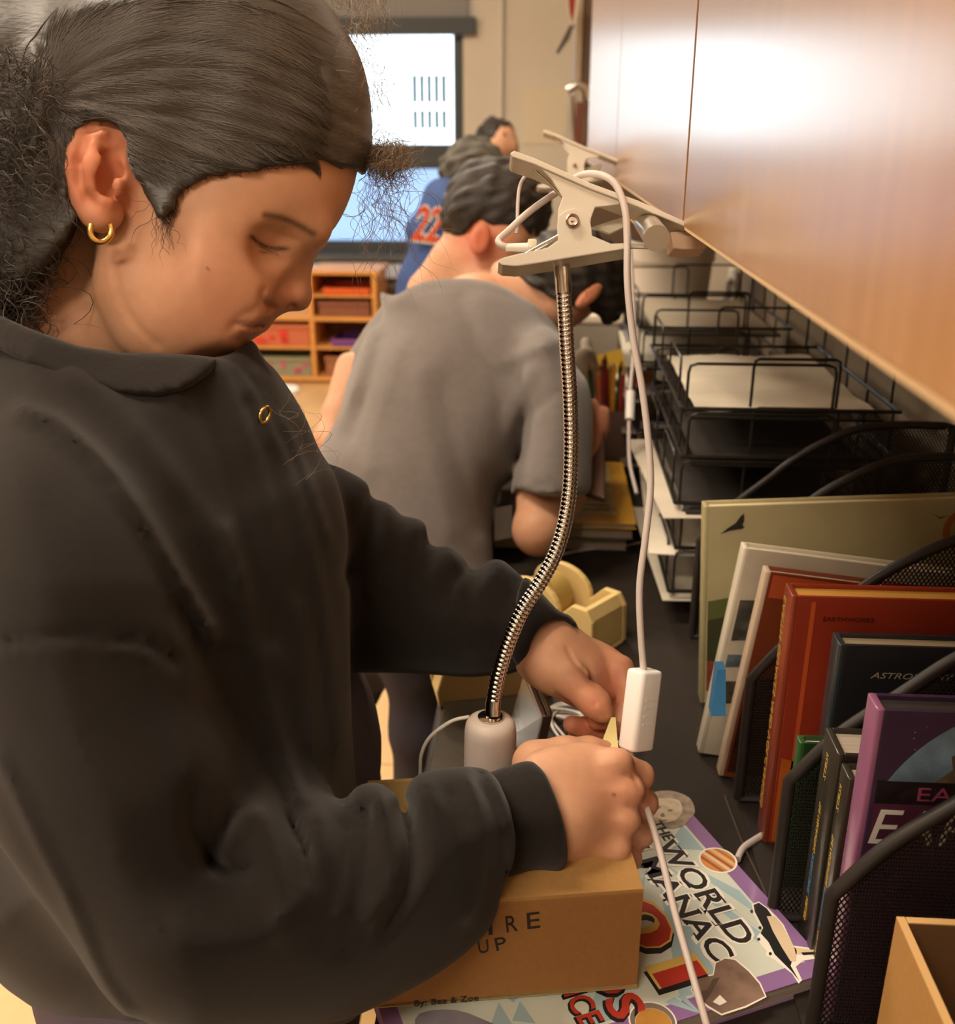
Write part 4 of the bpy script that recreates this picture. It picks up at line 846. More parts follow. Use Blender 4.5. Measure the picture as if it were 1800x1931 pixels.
# crumpled bag
sg_ = Grid(1165, 1335, 590, 740, 1.74, 1.96, .004)
sg_.ell((1245, 672, 1.87), (.062, .038, .06), .01).ell((1215, 690, 1.84), (.045, .03, .05), .02).ell((1290, 660, 1.87), (.05, .03, .05), .02).wob(.0025, .012, 3)
tag(sculpt('crumpled_bag', [sg_], mat('greige_fabric', '9c9282', .9)), 'slack greige cloth bag lying behind the trays, left of the white tub', 'bag')
jr = empty('glass_jar', (.12, 1.86, .80), 'small greenish glass jar catching the light beside the tub', 'jar')
MB().lathe(tuple(W(1228, 640, 1.83)), (0, 0, 1), [(.012, 0), (.016, .004), (.016, .035), (.010, .042), (.010, .05)], 20).build('body', mat('greenish_glass', 'a9b8a8', .08, trans=.7), jr)
MB().lathe(tuple(W(1228, 612, 1.83)), (0, 0, 1), [(.011, -.001), (.0115, .01)], 16).build('lid', M_steel, jr)
# stack of books with a yellow magazine behind the boy's elbow
z_ = .7505
stk = [('dark_book', 'black hardback at the bottom of the pile behind the boy\'s elbow', '2f2a28', .020, -.06, .112, 1.20, 1.42, 0), ('grey_book', 'grey-paged book in the middle of the pile behind the boy\'s elbow', '5a5048', .016, -.055, .118, 1.19, 1.42, .03), ('yellow_magazine', 'yellow-bordered magazine with a pale printed cover on top of the pile', 'dba63a', .008, -.035, .120, 1.185, 1.44, -.02)]
for nm, lab, col, t_, x0, x1, y0, y1, r_ in stk:
    o = empty(nm, ((x0+x1)/2, (y0+y1)/2, z_), lab, 'book', rotz=0)
    mc = mat('cover_'+col, col, .4, coat=.2)
    MB().box(x0, x1, y0, y1, z_, z_+.0015).build('back_cover', mc, o); MB().box(x0, x1, y0, y1, z_+t_-.0015, z_+t_).build('front_cover', mc, o)
    MB().box(x0+.002, x1-.002, y0+.002, y1-.002, z_+.0016, z_+t_-.0016).build('page_block', mat('pages_b', 'a89c8a', .9), o)
    if 'yellow' in nm:
        MB().box(x0+.012, x1-.022, y0+.03, y1-.02, z_+t_, z_+t_+.0002).build('cover_picture', mat('pale_yellow_print', 'cdbf86', .5, noise=.3, nscale=40), o)
        MB().box(x0+.08, x1-.028, y1-.06, y1-.028, z_+t_+.0002, z_+t_+.0004).build('blue_panel', mat('blue_print_b', '5c86a0', .5), o)
        for k in range(7): MB().box(x0+.09, x1-.030, y0+.045+.018*k, y0+.05+.018*k, z_+t_+.0002, z_+t_+.0004).build('print_line', mat('grey_print', '8c8464', .5), o)
    z_ += t_+.0005
lt = empty('leaning_tablet', (.06, 1.3, z_), 'dark brown cased tablet leaning upright in front of the pencils', 'tablet')
P = [W(1098, 935, 1.22), W(1142, 950, 1.20), W(1140, 772, 1.33), W(1112, 768, 1.35)]
nn = np.cross(P[1]-P[0], P[3]-P[0]); nn /= np.linalg.norm(nn)
MB().prism(P, nn*.010).build('case', mat('brown_case', '5f4438', .45), lt, bevel=.002)
# pencil cup with pencils
pc = empty('pencil_cup', (.075, 1.56, .7505), 'dark mesh pencil cup full of coloured pencils', 'cup')
cpos = W(1158, 800, 1.58); cx_, cy_ = cpos[0], cpos[1]; pc.location = (cx_, cy_, .7505)
MB().lathe((cx_, cy_, .7505), (0, 0, 1), [(.036, 0), (.038, .105), (.0365, .105), (.035, .004), (.001, .003)], 28).build('body', mat('dark_cup', '7c6054', .5), pc)
cols = ['c0452e', 'd06a32', '6b2a3c', '3c7a3a', 'd8b23c', 'b03048', 'c85a3a', '46603a', 'd87a4a', '8c3030', 'e0a03c', 'a83838', 'cf5040', '5c3a64']
cname = ['scarlet', 'orange', 'maroon', 'green', 'yellow', 'crimson', 'coral', 'olive', 'salmon', 'dark red', 'amber', 'brick red', 'tomato red', 'purple']
for k, c_ in enumerate(cols):
    a = 2*math.pi*k/len(cols); r0 = .022*(.4+.6*((k*7) % 5)/4); b0 = np.array([cx_+r0*math.cos(a), cy_+r0*math.sin(a), .756]); t0 = b0+np.array([.020*math.cos(a), .012*math.sin(a), .150+.006*((k*3) % 4)])
    o = MB().cyl(b0, t0, .0038, n=7).build('pencil', mat('pencil_'+c_, c_, .4)); tag(o, cname[k]+' coloured pencil standing in the dark cup', 'pencil', 'coloured pencils in the cup')
    MB().cyl(t0, t0+(t0-b0)/np.linalg.norm(t0-b0)*.010, .0037, .0008, n=7).build('tip', mat('pencil_wood', 'c9a878', .6), o)
yp = MB(); c_ = W(1150, 690, 1.68); yp.obox(c_, CR*.022+CU*.006, CU*.022-CR*.004, CF*.012); tag(yp.build('yellow_pack', mat('yellow_card', 'd0a838', .5)), 'bright yellow card pack standing behind the pencils', 'pack')
gt = Grid(1080, 1140, 640, 730, 1.5, 1.64, .003); gt.ell((1106, 676, 1.57), (.018, .028, .018), .004).ell((1114, 700, 1.57), (.012, .022, .014), .008).wob(.002, .008, 5)
tag(sculpt('tissue', [gt], mat('white_tissue', 'e0d6c8', .9)), 'crumpled white tissue poking up left of the pencils', 'tissue')
ps = MB(); c_ = W(1205, 820, 1.5)
for k in range(3): pass
pk = tag(MB().obox(W(1212, 760, 1.62), CR*.012, CU*.05, CF*.03).build('peach_box', mat('peach_card', 'c9985c', .6)), 'narrow peach-coloured box between the pencils and the rear trays', 'box')
bd_ = tag(MB().obox(W(948, 985, 1.25), CR*.011+CU*.002, CU*.020, CF*.015).build('battery_pack', mat('grey_device', '5a544c', .4)), 'small grey device in front of the book pile, left of the elbow', 'device')

# ================================================================ THINGS BEYOND THE CABINETS
tc_ = empty('tall_cabinet', (.2, 3.3, 0), 'tall narrow brown cabinet at the end of the worktop', 'cabinet')
x0 = ONY(1086, 150, 3.1)[0]
MB().box(x0, .405, 3.1, 3.6, 0.02, 2.2).build('body', mat('brown_tall_cabinet', '6e5a48', .6), tc_)
MB().box(x0-.004, x0+.012, 3.085, 3.0995, .02, 2.2).build('edge_trim', mat('pale_trim', 'b5a890', .5), tc_)
def hung(nm, lab, cat, parts):
    o = empty(nm, tuple(parts[0][0][0]), lab, cat)
    for pts, d_, nmp, m_ in parts: MB().prism(pts, d_).build(nmp, m_, o, bevel=0)
    return o
yy = 3.0
hung('pennant', 'small red and white pennant hanging beside the cabinets at the top', 'pennant', [
    ([ONY(1068, -20, yy), ONY(1092, -20, yy), ONY(1086, 30, yy), ONY(1078, 48, yy), ONY(1070, 20, yy)], (0, .004, 0), 'cloth', mat('red_felt', 'a8403c', .9)),
    ([ONY(1064, -20, yy-.004), ONY(1070, -20, yy-.004), ONY(1074, 25, yy-.004), ONY(1080, 46, yy-.004), ONY(1075, 48, yy-.004), ONY(1067, 20, yy-.004)], (0, .003, 0), 'border', mat('white_felt', 'd8cfc0', .9)),
    ([ONY(1088, -20, yy-.004), ONY(1094, -20, yy-.004), ONY(1088, 32, yy-.004), ONY(1082, 46, yy-.004), ONY(1079, 44, yy-.004)], (0, .003, 0), 'border', mat('white_felt', 'd8cfc0', .9))])
hung('hanging_scissors', 'dark pointed tool hanging below the pennant', 'tool', [
    ([ONY(1076, 42, yy), ONY(1083, 44, yy), ONY(1074, 72, yy), ONY(1052, 102, yy), ONY(1048, 98, yy), ONY(1062, 70, yy)], (0, .006, 0), 'blade', mat('dark_tool', '5a5450', .5))])
br = empty('wall_bracket', tuple(ONY(1088, 260, 2.9)), 'chrome bracket with hanging rods at the end of the cabinet row', 'bracket')
b = MB(); b.tube([ONY(1070, 170, 2.9), ONY(1090, 158, 2.9), ONY(1106, 166, 2.9), ONY(1112, 190, 2.9)], .010, 10); b.tube([ONY(1076, 180, 2.9), ONY(1078, 230, 2.9), ONY(1084, 275, 2.9)], .009, 10); b.tube([ONY(1096, 172, 2.9), ONY(1098, 220, 2.9), ONY(1097, 268, 2.9)], .006, 10); b.build('rod', M_steel, br)
MB().obox(ONY(1092, 238, 2.9), (.011, 0, 0), (0, .01, 0), (0, 0, .06)).build('handle', mat('brown_handle', '7a4a3c', .5), br)

# ================================================================ LOW SHELF AT THE BACK
M_pine = mat('pine_shelf', 'd8984e', .5, noise=.1, nscale=6, stretch=(1, 1, 6))
xa, xm, xb, xl = ONY(710, 600, 5.25)[0], ONY(590, 600, 5.25)[0], ONY(700, 600, 5.25)[0], -2.2
ys0, ys1 = 5.25, 5.60; zt_ = ONY(650, 518, 5.25)[2]; zl = ONY(540, 597, 5.25)[2]; z2 = ONY(650, 655, 5.25)[2]; z1 = ONY(650, 712, 5.25)[2]; z3 = ONY(650, 557, 5.25)[2]
sh = empty('cubby_shelf', (-1.6, 5.45, 0), 'low stepped pine cubby shelf under the window, holding bins', 'shelf')
for (nm, a) in (('top_board', (xm-.02, xa+.02, zt_, zt_+.022)), ('middle_board', (xl, xa+.02, zl-.02, zl)), ('shelf_board', (xl, xa, z2-.012, z2)), ('bottom_board', (xl, xa, z1-.02, z1)), ('shelf_board', (xm, xa, z3-.01, z3))):
    MB().box(a[0], a[1], ys0, ys1, a[2], a[3]).build(nm, M_pine, sh, bevel=.002)
for x in (xa-.02, xm-.02): MB().box(x, x+.022, ys0+.001, ys1-.001, z1+.001, zt_-.001).build('upright', M_pine, sh)
for x in (xl, xl+.33): MB().box(x, x+.022, ys0+.001, ys1-.001, z1+.001, zl-.021).build('upright', M_pine, sh)
MB().box(xl, xa, ys1-.01, ys1, z1, zl-.02).build('back_panel', mat('shelf_back', '8a5c40', .7), sh); MB().box(xm, xa, ys1-.01, ys1, zl, zt_).build('back_panel', mat('shelf_back', '8a5c40', .7), sh)
MB().box(xl+.02, xa-.02, ys0+.04, ys1-.02, 0.0, z1-.021).build('plinth', mat('shelf_back', '8a5c40', .7), sh)
def bin_(nm, lab, x0, x1, z0, z1_, col, fill=None, label_=None):
    o = empty(nm, ((x0+x1)/2, 5.4, z0), lab, 'bin'); b = MB(); t = .006
    b.box(x0, x1, 5.27, 5.27+t, z0+.001, z1_); b.box(x0, x1, 5.54, 5.54+t, z0+.001, z1_); b.box(x0, x0+t, 5.27+t, 5.54, z0+.001, z1_); b.box(x1-t, x1, 5.27+t, 5.54, z0+.001, z1_); b.box(x0+t, x1-t, 5.27+t, 5.54, z0+.001, z0+t)
    b.build('body', mat('bin_'+col, col, .4), o); MB().box(x0-.004, x1+.004, 5.262, 5.268, z1_-.02, z1_).build('lip', mat('bin_'+col, col, .4), o)
    if fill:
        g = MB()
        for k in range(16):
            x = rng.uniform(x0+.02, x1-.03); z = rng.uniform(z0+.015, z1_-.045); g.box(x, x+rng.uniform(.015, .03), 5.263, 5.2695, z, z+rng.uniform(.015, .03))
        g.build('label_picture', mat('print_'+fill, fill, .5), o)
xs_ = [xm-.02-.46, xm-.03]
bin_('clear_bin', 'bin of red and orange things on the left shelf of the pine cubby', xs_[0], xs_[1], z2, z2+.115, 'c06a4a', 'd83a2c')
bin_('clear_bin', 'greenish bin with a pink picture on the lowest left shelf', xs_[0], xs_[1], z1, z1+.105, '8c8c70', 'c85a7c')
bin_('folder_tray', 'flat orange tray on the top shelf of the pine cubby', xm+.06, xa-.04, z3, z3+.035, 'e0622c')
bin_('purple_tray', 'flat purple tray under the middle board of the pine cubby', xm+.09, xa-.03, z2, z2+.04, '7a4a94')
bin_('brown_bin', 'brown wooden bin at the bottom right of the pine cubby', xm+.05, xa-.03, z1, z1+.11, '9a6444')
bin_('brown_tray', 'dark reddish tray on the middle board of the pine cubby', xm+.03, xa-.04, zl, zl+.08, '84503c')
p = ONY(530, 737, 4.2)
so = empty('stool', (p[0], 4.2, 0), 'white round-topped stool, half hidden by the black sweatshirt', 'stool')
zs = p[2]
MB().lathe((p[0], 4.2, zs), (0, 0, 1), [(.05, -.03), (.078, -.012), (.082, .0), (.075, .012), (.04, .016)], 32).build('seat', mat('white_seat', 'e6e0d2', .4), so)
for a in range(4): MB().cyl((p[0]+.04*math.cos(a*math.pi/2+.7), 4.2+.04*math.sin(a*math.pi/2+.7), zs-.02), (p[0]+.07*math.cos(a*math.pi/2+.7), 4.2+.07*math.sin(a*math.pi/2+.7), 0), .009, n=10).build('leg', M_steel, so)
# ================================================================ PEOPLE: materials
def skin_mat(name, sss=.12):
    return mat(name, 'c08a66', .5, attr=True, sss=sss, noise=.04, nscale=120, bump=.05, bscale=900, spec=.35)
M_skin = skin_mat('skin')
M_sweat = mat('black_sweatshirt_fleece', '252220', .95, bump=.25, bscale=900, sheen=.14, noise=.06, nscale=200, spec=.1, bdist=.0006)
M_rib = mat('black_rib_knit', '262321', .95, bump=.5, bscale=300, sheen=.14, spec=.1, stretch=(1, 1, .15), bdist=.0008)
M_hair = mat('dark_brown_hair', '38342f', .45, bump=.35, bscale=160, noise=.25, nscale=60, spec=.6, bdist=.0012, stretch=(1, 1, 4))
M_strand = mat('dark_brown_strands', '4e4740', .4, spec=.7)
M_gold = mat('gold', 'd8b468', .22, metal=1)
SK = np.array(lin('cb9a7a'))
# ================================================================ THE GIRL
girl = None
# ---- head and neck
head_poly = poly_map([(614, 447), (634, 425), (655, 385), (672, 330), (680, 260), (668, 165), (630, 75), (560, -5), (470, -65), (350, -95), (220, -85), (110, -25), (50, 75), (35, 190), (70, 300), (125, 380), (165, 440), (200, 520), (245, 595), (300, 645), (360, 664), (402, 668), (434, 662), (446, 649), (452, 637), (470, 626), (486, 612), (503, 600), (512, 588), (540, 545), (572, 505), (590, 476)], 5)
nose_poly = poly_map([(612, 456), (597, 473), (589, 492), (586, 520), (586, 545), (583, 563), (572, 578), (550, 584), (528, 583), (512, 584), (495, 575), (500, 540), (530, 500), (560, 460)], 5)
lipu_poly = poly_map([(530, 583), (519, 593), (511, 604), (504, 612), (494, 616), (470, 616), (448, 612), (460, 600), (490, 585)], 5)
lipl_poly = poly_map([(496, 614), (491, 624), (480, 631), (462, 634), (450, 628), (448, 615)], 5)
chin_poly = poly_map([(456, 634), (450, 646), (441, 660), (425, 668), (400, 672), (370, 668), (350, 650), (380, 610), (430, 600)], 5)
g = Grid(-40, 720, -130, 700, .535, .73, .0018)
g.infl(head_poly, .632, .068, .066, 0)
g.infl(nose_poly, .632, .0175, .013, .009)
g.infl(lipu_poly, .630, .022, .020, .009); g.infl(lipl_poly, .630, .019, .018, .009); g.ell((563, 560, .630), (.0065, .0070, .0125), .006); g.infl(chin_poly, .632, .034, .020, .012)
# cheek, brow, eye
g.ell((400, 560, .588), (.030, .026, .014), .02); g.ell((300, 560, .590), (.03, .035, .012), .02)
g.ell((548, 415, .603), (.024, .010, .012), .014, rot=-22)
g.ell((528, 474, .584), (.016, .011, .012), .014, 'cut', rot=-15)
g.ell((518, 462, .607), (.0135, .0125, .0135), .003, rot=-15)
g.ell((522, 452, .604), (.0145, .0085, .011), .003, rot=-20)
# nostril wing
g.ell((521, 556, .6165), (.0090, .0085, .0085), .004); g.ell((545, 574, .622), (.004, .002, .004), .002, 'cut')
rl = relief([([(476, 447), (492, 460), (512, 468), (538, 470)], 3.5, -.0012), ([(480, 432), (500, 432), (530, 440), (556, 452)], 4, -.0009),
             ([(497, 545), (494, 560), (502, 572), (515, 578)], 5, -.0022), ([(442, 611), (455, 612), (475, 616), (496, 615)], 3.2, -.0022),
             ([(496, 572), (470, 590), (448, 605), (436, 620)], 10, -.0012), ([(445, 637), (455, 640)], 6, -.0010),
             ([(478, 470), (500, 486), (530, 492)], 7, -.0008), ([(450, 620), (470, 624), (486, 620)], 7, .0008), ([(460, 604), (490, 604)], 6, .0006)])
g.rel(rl, .625)
# neck
g.chain([(232, 470, .594, .014), (250, 545, .5955, .016), (290, 612, .602, .017), (345, 640, .609, .017)], .016)
g.chain([(205, 400, .650, .050), (160, 500, .653, .050), (120, 600, .655, .055), (105, 680, .66, .055)], .006)
g.cone((236, 470, .616), (150, 640, .612), .010, .012, .02)
g.cone((330, 655, .632), (250, 640, .64), .030, .04, .02)
gr = relief([([(212, 470), (222, 540), (250, 602), (296, 650)], 7, -.0012)])
g.rel(gr, .63)
# ear
ear = [(236, 262), (222, 238), (198, 228), (170, 234), (149, 258), (138, 292), (137, 325), (146, 362), (158, 390), (172, 410), (190, 420), (208, 414), (216, 398)]
ed = lambda x, y: .566+.00008*(x-190)*1.0
g.cone((215, 330, .585), (190, 330, .572), .022, .018, .012)
g.chain([(x, y, .5625+.00010*(x-140), .0042 if y < 370 else .0050) for x, y in spline(ear, 3)], .002)
g.infl(poly_map(ear, 4), .5675, .0042, .006, .003)
g.chain([(150, 300, .561, .0028), (168, 268, .5605, .003), (196, 252, .561, .0028)], .004); g.chain([(178, 278, .5595, .0032), (172, 310, .5590, .0038), (178, 350, .560, .0038), (192, 372, .5615, .004)], .003)
g.ell((206, 336, .563), (.0075, .0125, .0075), .003, 'cut', rot=-10); g.ell((208, 290, .5615), (.009, .0035, .004), .003, 'cut', rot=25); g.chain([(160, 262, .5575, .0022), (148, 300, .5575, .0022), (150, 340, .558, .002)], .003, 'cut')
g.ell((223, 352, .565), (.0035, .0055, .004), .003); g.ell((203, 384, .562), (.004, .0035, .0035), .003); g.ell((187, 405, .5635), (.0068, .0075, .0048), .004)

# ---- hands
def finger(gr_, pts, k=.0022): gr_.chain(pts, k)
hr = Grid(940, 1240, 1380, 1670, .55, .70, .0013)     # right hand, back of the hand towards us
palm = poly_map([(985, 1440), (1020, 1413), (1060, 1402), (1110, 1400), (1150, 1412), (1180, 1428), (1198, 1455), (1203, 1500), (1196, 1550), (1182, 1595), (1166, 1625), (1146, 1640), (1100, 1643), (1050, 1648), (1000, 1640), (960, 1560)], 4)
hr.infl(palm, lambda x, y: .6060+.00006*(x-1000)+.00000035*(y-1520)**2, .0195, .022, 0)
for (x, y, r_) in ((1164, 1435, .0078), (1184, 1490, .0085), (1178, 1546, .008), (1162, 1600, .0072)): hr.ell((x, y, .6035), (r_*1.2, r_, r_), .010)
finger(hr, [(1160, 1440, .610, .0092), (1206, 1462, .622, .0088), (1190, 1484, .642, .0078), (1158, 1450, .652, .0070), (1146, 1425, .652, .0062)])
finger(hr, [(1180, 1490, .611, .0095), (1213, 1514, .624, .0088), (1196, 1536, .643, .0080), (1166, 1518, .650, .0068)])
finger(hr, [(1174, 1546, .611, .0092), (1208, 1570, .624, .0084), (1192, 1590, .642, .0076), (1160, 1574, .648, .0066)])
finger(hr, [(1158, 1598, .611, .0085), (1186, 1618, .622, .0076), (1176, 1630, .638, .0068), (1150, 1618, .644, .0060)])
finger(hr, [(1010, 1440, .628, .0150), (1065, 1425, .638, .0115), (1110, 1418, .646, .0092), (1140, 1420, .650, .0080)], .006)
hr.rel(relief([([(1192, 1462), (1207, 1492)], 3, -.0010), ([(1205, 1520), (1212, 1545)], 3, -.001), ([(1196, 1576), (1200, 1598)], 3, -.001), ([(1180, 1460), (1196, 1466)], 5, -.0007), ([(1184, 1520), (1200, 1522)], 4, -.0007), ([(1050, 1410), (1120, 1440), (1160, 1436)], 7, .0004), ([(1040, 1480), (1120, 1492), (1180, 1490)], 7, .0004), ([(1040, 1560), (1120, 1552), (1176, 1546)], 7, .0004)]), .615)
hr.chain([(1060, 1532, .605, .0245), (980, 1548, .60, .0225)], .012)
fr_ = Grid(860, 1070, 1420, 1700, .54, .67, .003); fr_.chain([(1050, 1536, .604, .0235), (960, 1550, .598, .022), (880, 1570, .588, .022)], .004)
hl = Grid(960, 1240, 1140, 1440, .62, .78, .0013)     # left hand, thumb towards us
hl.chain([(1000, 1196, .712, .0205), (1035, 1228, .708, .0230), (1080, 1262, .708, .021)], .012)
hl.ell((1085, 1262, .708), (.030, .020, .016), .012, rot=-38); hl.ell((1130, 1280, .716), (.028, .024, .012), .012, rot=-40)
hl.ell((1040, 1262, .694), (.017, .014, .012), .012, rot=-40)   # ball of the thumb
finger(hl, [(1045, 1258, .692, .0145), (1078, 1282, .684, .0115), (1108, 1312, .679, .0098), (1126, 1330, .677, .0092), (1137, 1344, .6765, .0068)], .004)
hl.ell((1118, 1322, .6775), (.0098, .009, .0092), .004)
finger(hl, [(1120, 1240, .712, .0115), (1168, 1262, .706, .0100), (1186, 1300, .700, .0088), (1180, 1345, .694, .0080), (1166, 1362, .689, .0070)])
finger(hl, [(1140, 1270, .722, .0105), (1182, 1300, .720, .0095), (1178, 1340, .712, .0085), (1150, 1352, .702, .0078), (1125, 1358, .698, .0066)])
finger(hl, [(1130, 1295, .728, .0100), (1160, 1345, .726, .0090), (1135, 1374, .716, .0082), (1100, 1372, .708, .0074), (1078, 1366, .704, .0064)])
finger(hl, [(1110, 1300, .732, .0090), (1150, 1370, .730, .0080), (1130, 1398, .722, .0072), (1100, 1392, .716, .0066), (1085, 1388, .713, .0056)])
nail = relief([([(1119, 1327), (1124, 1340), (1134, 1348)], 2.5, -.0009), ([(1119, 1327), (1132, 1322), (1142, 1334)], 2.5, -.0009), ([(1092, 1300), (1104, 1294), (1112, 1290)], 3, -.0006), ([(1094, 1308), (1108, 1300)], 2.5, -.0005),
               ([(1068, 1222), (1082, 1248), (1100, 1268), (1122, 1292)], 4, -.0016), ([(1098, 1262), (1112, 1285)], 4, -.001)])
hl.rel(nail, .70)
fl_ = Grid(880, 1060, 1060, 1290, .66, .78, .003); fl_.chain([(1022, 1212, .711, .0215), (980, 1190, .714, .020), (900, 1150, .73, .020)], .004)
# ---- hidden torso and legs below the clothes
bd0 = Grid(-150, 720, 560, 2050, .42, .98, .009)
bd0.chain([(150, 680, .665, .045), (190, 800, .67, .06), (220, 1150, .66, .08), (300, 1500, .66, .07)], .03)
def girl_tint(px, py, d):
    n = len(px); col = np.tile(SK, (n, 1)); hand = (px > 930)
    def mixc(mask, c): col[:] = col*(1-mask[:, None])+np.array(lin(c))*mask[:, None]
    face = (px < 640) & (py < 700)
    e_ = blob(px, py, 190, 320, 95, .3)*(d < .59)*(px < 262); mixc(e_*.55, 'c8643f')
    mixc(blob(px, py, 420, 570, 90, .8)*.30*(face), 'bd6b4c'); mixc(blob(px, py, 545, 555, 40, .7)*.30*face, 'b96a50')
    lip = np.clip(np.maximum(samp(lipu_poly, px, py), samp(lipl_poly, px, py))/4+.3, 0, 1)*((px < 512) & (py > 596)); mixc(lip*.38, '9c5a4c')
    for pts, wd, c, a in ((((474, 446), (490, 459), (512, 468), (540, 469)), 4.2, '241814', .95), (((500, 405), (530, 410), (562, 424), (590, 440)), 7, '4f382c', .8), (((444, 611), (475, 615), (496, 614)), 2.2, '6b3830', .7), (((492, 474), (522, 478)), 3, '4a352c', .5)):
        P_ = spline(pts, 6); dm = np.min([np.hypot(px-x, py-y) for x, y in P_], 0) if n < 4e5 else np.full(n, 99.); mixc(np.exp(-(dm/wd)**2)*a*face*(d < .635), c)
    mixc(blob(px, py, 393, 507, 3.5, .3)*.6*face, '5c3a2c'); mixc(blob(px, py, 122, 512, 3, .3)*.5*face, '6b4636')
    mixc(blob(px, py, 1129, 1338, 9, .4)*.5*(d < .69)*hand, 'e0a890'); mixc(blob(px, py, 1120, 1330, 50, .8)*.35*hand*(d > .64), 'd06a4c'); mixc(blob(px, py, 1120, 1385, 60, .6)*.5*hand*(d > .69), 'd0603f')
    mixc(blob(px, py, 1160, 1260, 60, .8)*.3*hand*(d > .69), 'cc6c50'); mixc(blob(px, py, 1185, 1490, 70, .8)*.22*hand*(d < .65), 'c8684c'); mixc(blob(px, py, 1157, 1498, 4, .3)*.7*hand*(d < .65), '8c3a2c')
    return col
girl = sculpt('person', [g, hr, fr_, hl, fl_, bd0], M_skin, tint=girl_tint)
tag(girl, 'girl in black sweatshirt with pulled-back dark hair and gold hoop earring, bending over the box', 'person')
# eyelashes
lb_ = MB()
for t in np.linspace(0, 1, 22):
    p = np.array([478+62*t, 450+20*math.sin(t*1.6)]); d_ = .5925+.012*t
    a = W(p[0], p[1], d_); lb_.tube([a, W(p[0]+3+3*t, p[1]+8, d_-.002), W(p[0]+8+6*t, p[1]+14, d_-.003)], [.0003, .00022, .00006], 4)
lb_.build('eyelashes', mat('black_lash', '1c1512', .6), girl, kind='stuff')
# earring
er = MB(); er.tube([W(190+20*math.cos(a), 434-22*math.sin(a), .5555+.002*math.cos(a)) for a in np.linspace(math.radians(150), math.radians(390), 30)], .0017, 10)
er.build('hoop_earring', M_gold, girl, label='gold hoop earring')

# ---- sweatshirt
T0 = poly_map([(-190, 520), (-60, 440), (120, 420), (300, 520), (470, 600), (505, 670), (530, 710), (570, 780), (600, 850), (628, 900), (650, 1000), (658, 1100), (662, 1270), (670, 1400), (674, 1510), (690, 1700), (700, 1860), (640, 1935), (470, 1950), (300, 1945), (160, 1930), (85, 1908), (37, 1878), (-10, 1840), (-90, 1740), (-150, 1300), (-200, 900)], 4)
neckline = poly_map([(-420, 560), (-150, 570), (-60, 580), (0, 598), (30, 611), (60, 624), (105, 641), (150, 655), (190, 663), (230, 667), (262, 670), (300, 668), (330, 672), (372, 674), (410, 676), (436, 668), (455, 652), (472, 636), (484, 642), (506, 680), (1400, 900), (1400, 2300), (-420, 2300)], 0)
armN = poly_map([(-110, 1000), (-60, 860), (30, 800), (120, 820), (190, 880), (250, 960), (300, 1090), (332, 1220), (352, 1330), (402, 1430), (428, 1510), (424, 1560), (400, 1622), (415, 1585), (440, 1542), (483, 1521), (520, 1536), (547, 1554), (568, 1533), (611, 1525), (660, 1524), (678, 1493), (709, 1484), (740, 1500), (761, 1521), (773, 1487), (801, 1463), (856, 1451), (885, 1460), (935, 1462), (990, 1500), (1000, 1570), (985, 1640), (956, 1668), (954, 1692), (948, 1722), (917, 1768), (856, 1823), (782, 1869), (672, 1912), (550, 1935), (430, 1950), (336, 1950), (260, 1920), (202, 1878), (150, 1810), (100, 1735), (40, 1640), (-10, 1560), (-60, 1450), (-110, 1250)], 3)
armF = poly_map([(560, 800), (605, 862), (640, 877), (680, 900), (709, 922), (730, 953), (757, 970), (778, 972), (802, 981), (819, 1012), (847, 1032), (895, 1067), (926, 1056), (964, 1067), (998, 1094), (1022, 1136), (1035, 1160), (1008, 1190), (996, 1220), (992, 1250), (970, 1264), (929, 1272), (881, 1277), (778, 1272), (657, 1268), (560, 1268), (520, 1000)], 3)
armNx = poly_map([(-110, 1000), (-60, 860), (30, 800), (120, 820), (190, 880), (250, 960), (300, 1090), (332, 1220), (352, 1330), (402, 1430), (428, 1510), (424, 1560), (400, 1622), (415, 1585), (440, 1542), (483, 1521), (520, 1536), (547, 1554), (568, 1533), (611, 1525), (660, 1524), (678, 1493), (709, 1484), (740, 1500), (761, 1521), (773, 1487), (801, 1463), (856, 1451), (885, 1452), (960, 1440), (1060, 1440), (1100, 1560), (1060, 1650), (980, 1668), (954, 1692), (948, 1722), (917, 1768), (856, 1823), (782, 1869), (672, 1912), (550, 1935), (430, 1950), (336, 1950), (260, 1920), (202, 1878), (150, 1810), (100, 1735), (40, 1640), (-10, 1560), (-60, 1450), (-110, 1250)], 3)
endN = poly_map([(-600, 0), (560, 0), (890, 1300), (905, 1440), (935, 1475), (955, 1520), (968, 1580), (968, 1640), (956, 1670), (956, 1692), (950, 1724), (930, 1800), (900, 2300), (-600, 2300)], 0)
armFx = poly_map([(560, 800), (605, 862), (640, 877), (680, 900), (709, 922), (730, 953), (757, 970), (778, 972), (802, 981), (819, 1012), (847, 1032), (895, 1067), (926, 1056), (964, 1067), (998, 1090), (1050, 1130), (1100, 1180), (1080, 1270), (1000, 1275), (929, 1272), (881, 1277), (778, 1272), (657, 1268), (560, 1268), (520, 1000)], 3)
endF = poly_map([(-600, 0), (900, 0), (1000, 1085), (1020, 1120), (1000, 1160), (985, 1200), (980, 1262), (930, 1290), (930, 2300), (-600, 2300)], 0)
gs = Grid(-230, 1120, 540, 1960, .40, .90, .0034)
gs.infl(T0, lambda x, y: .672+0*x, .175, .15, 0)
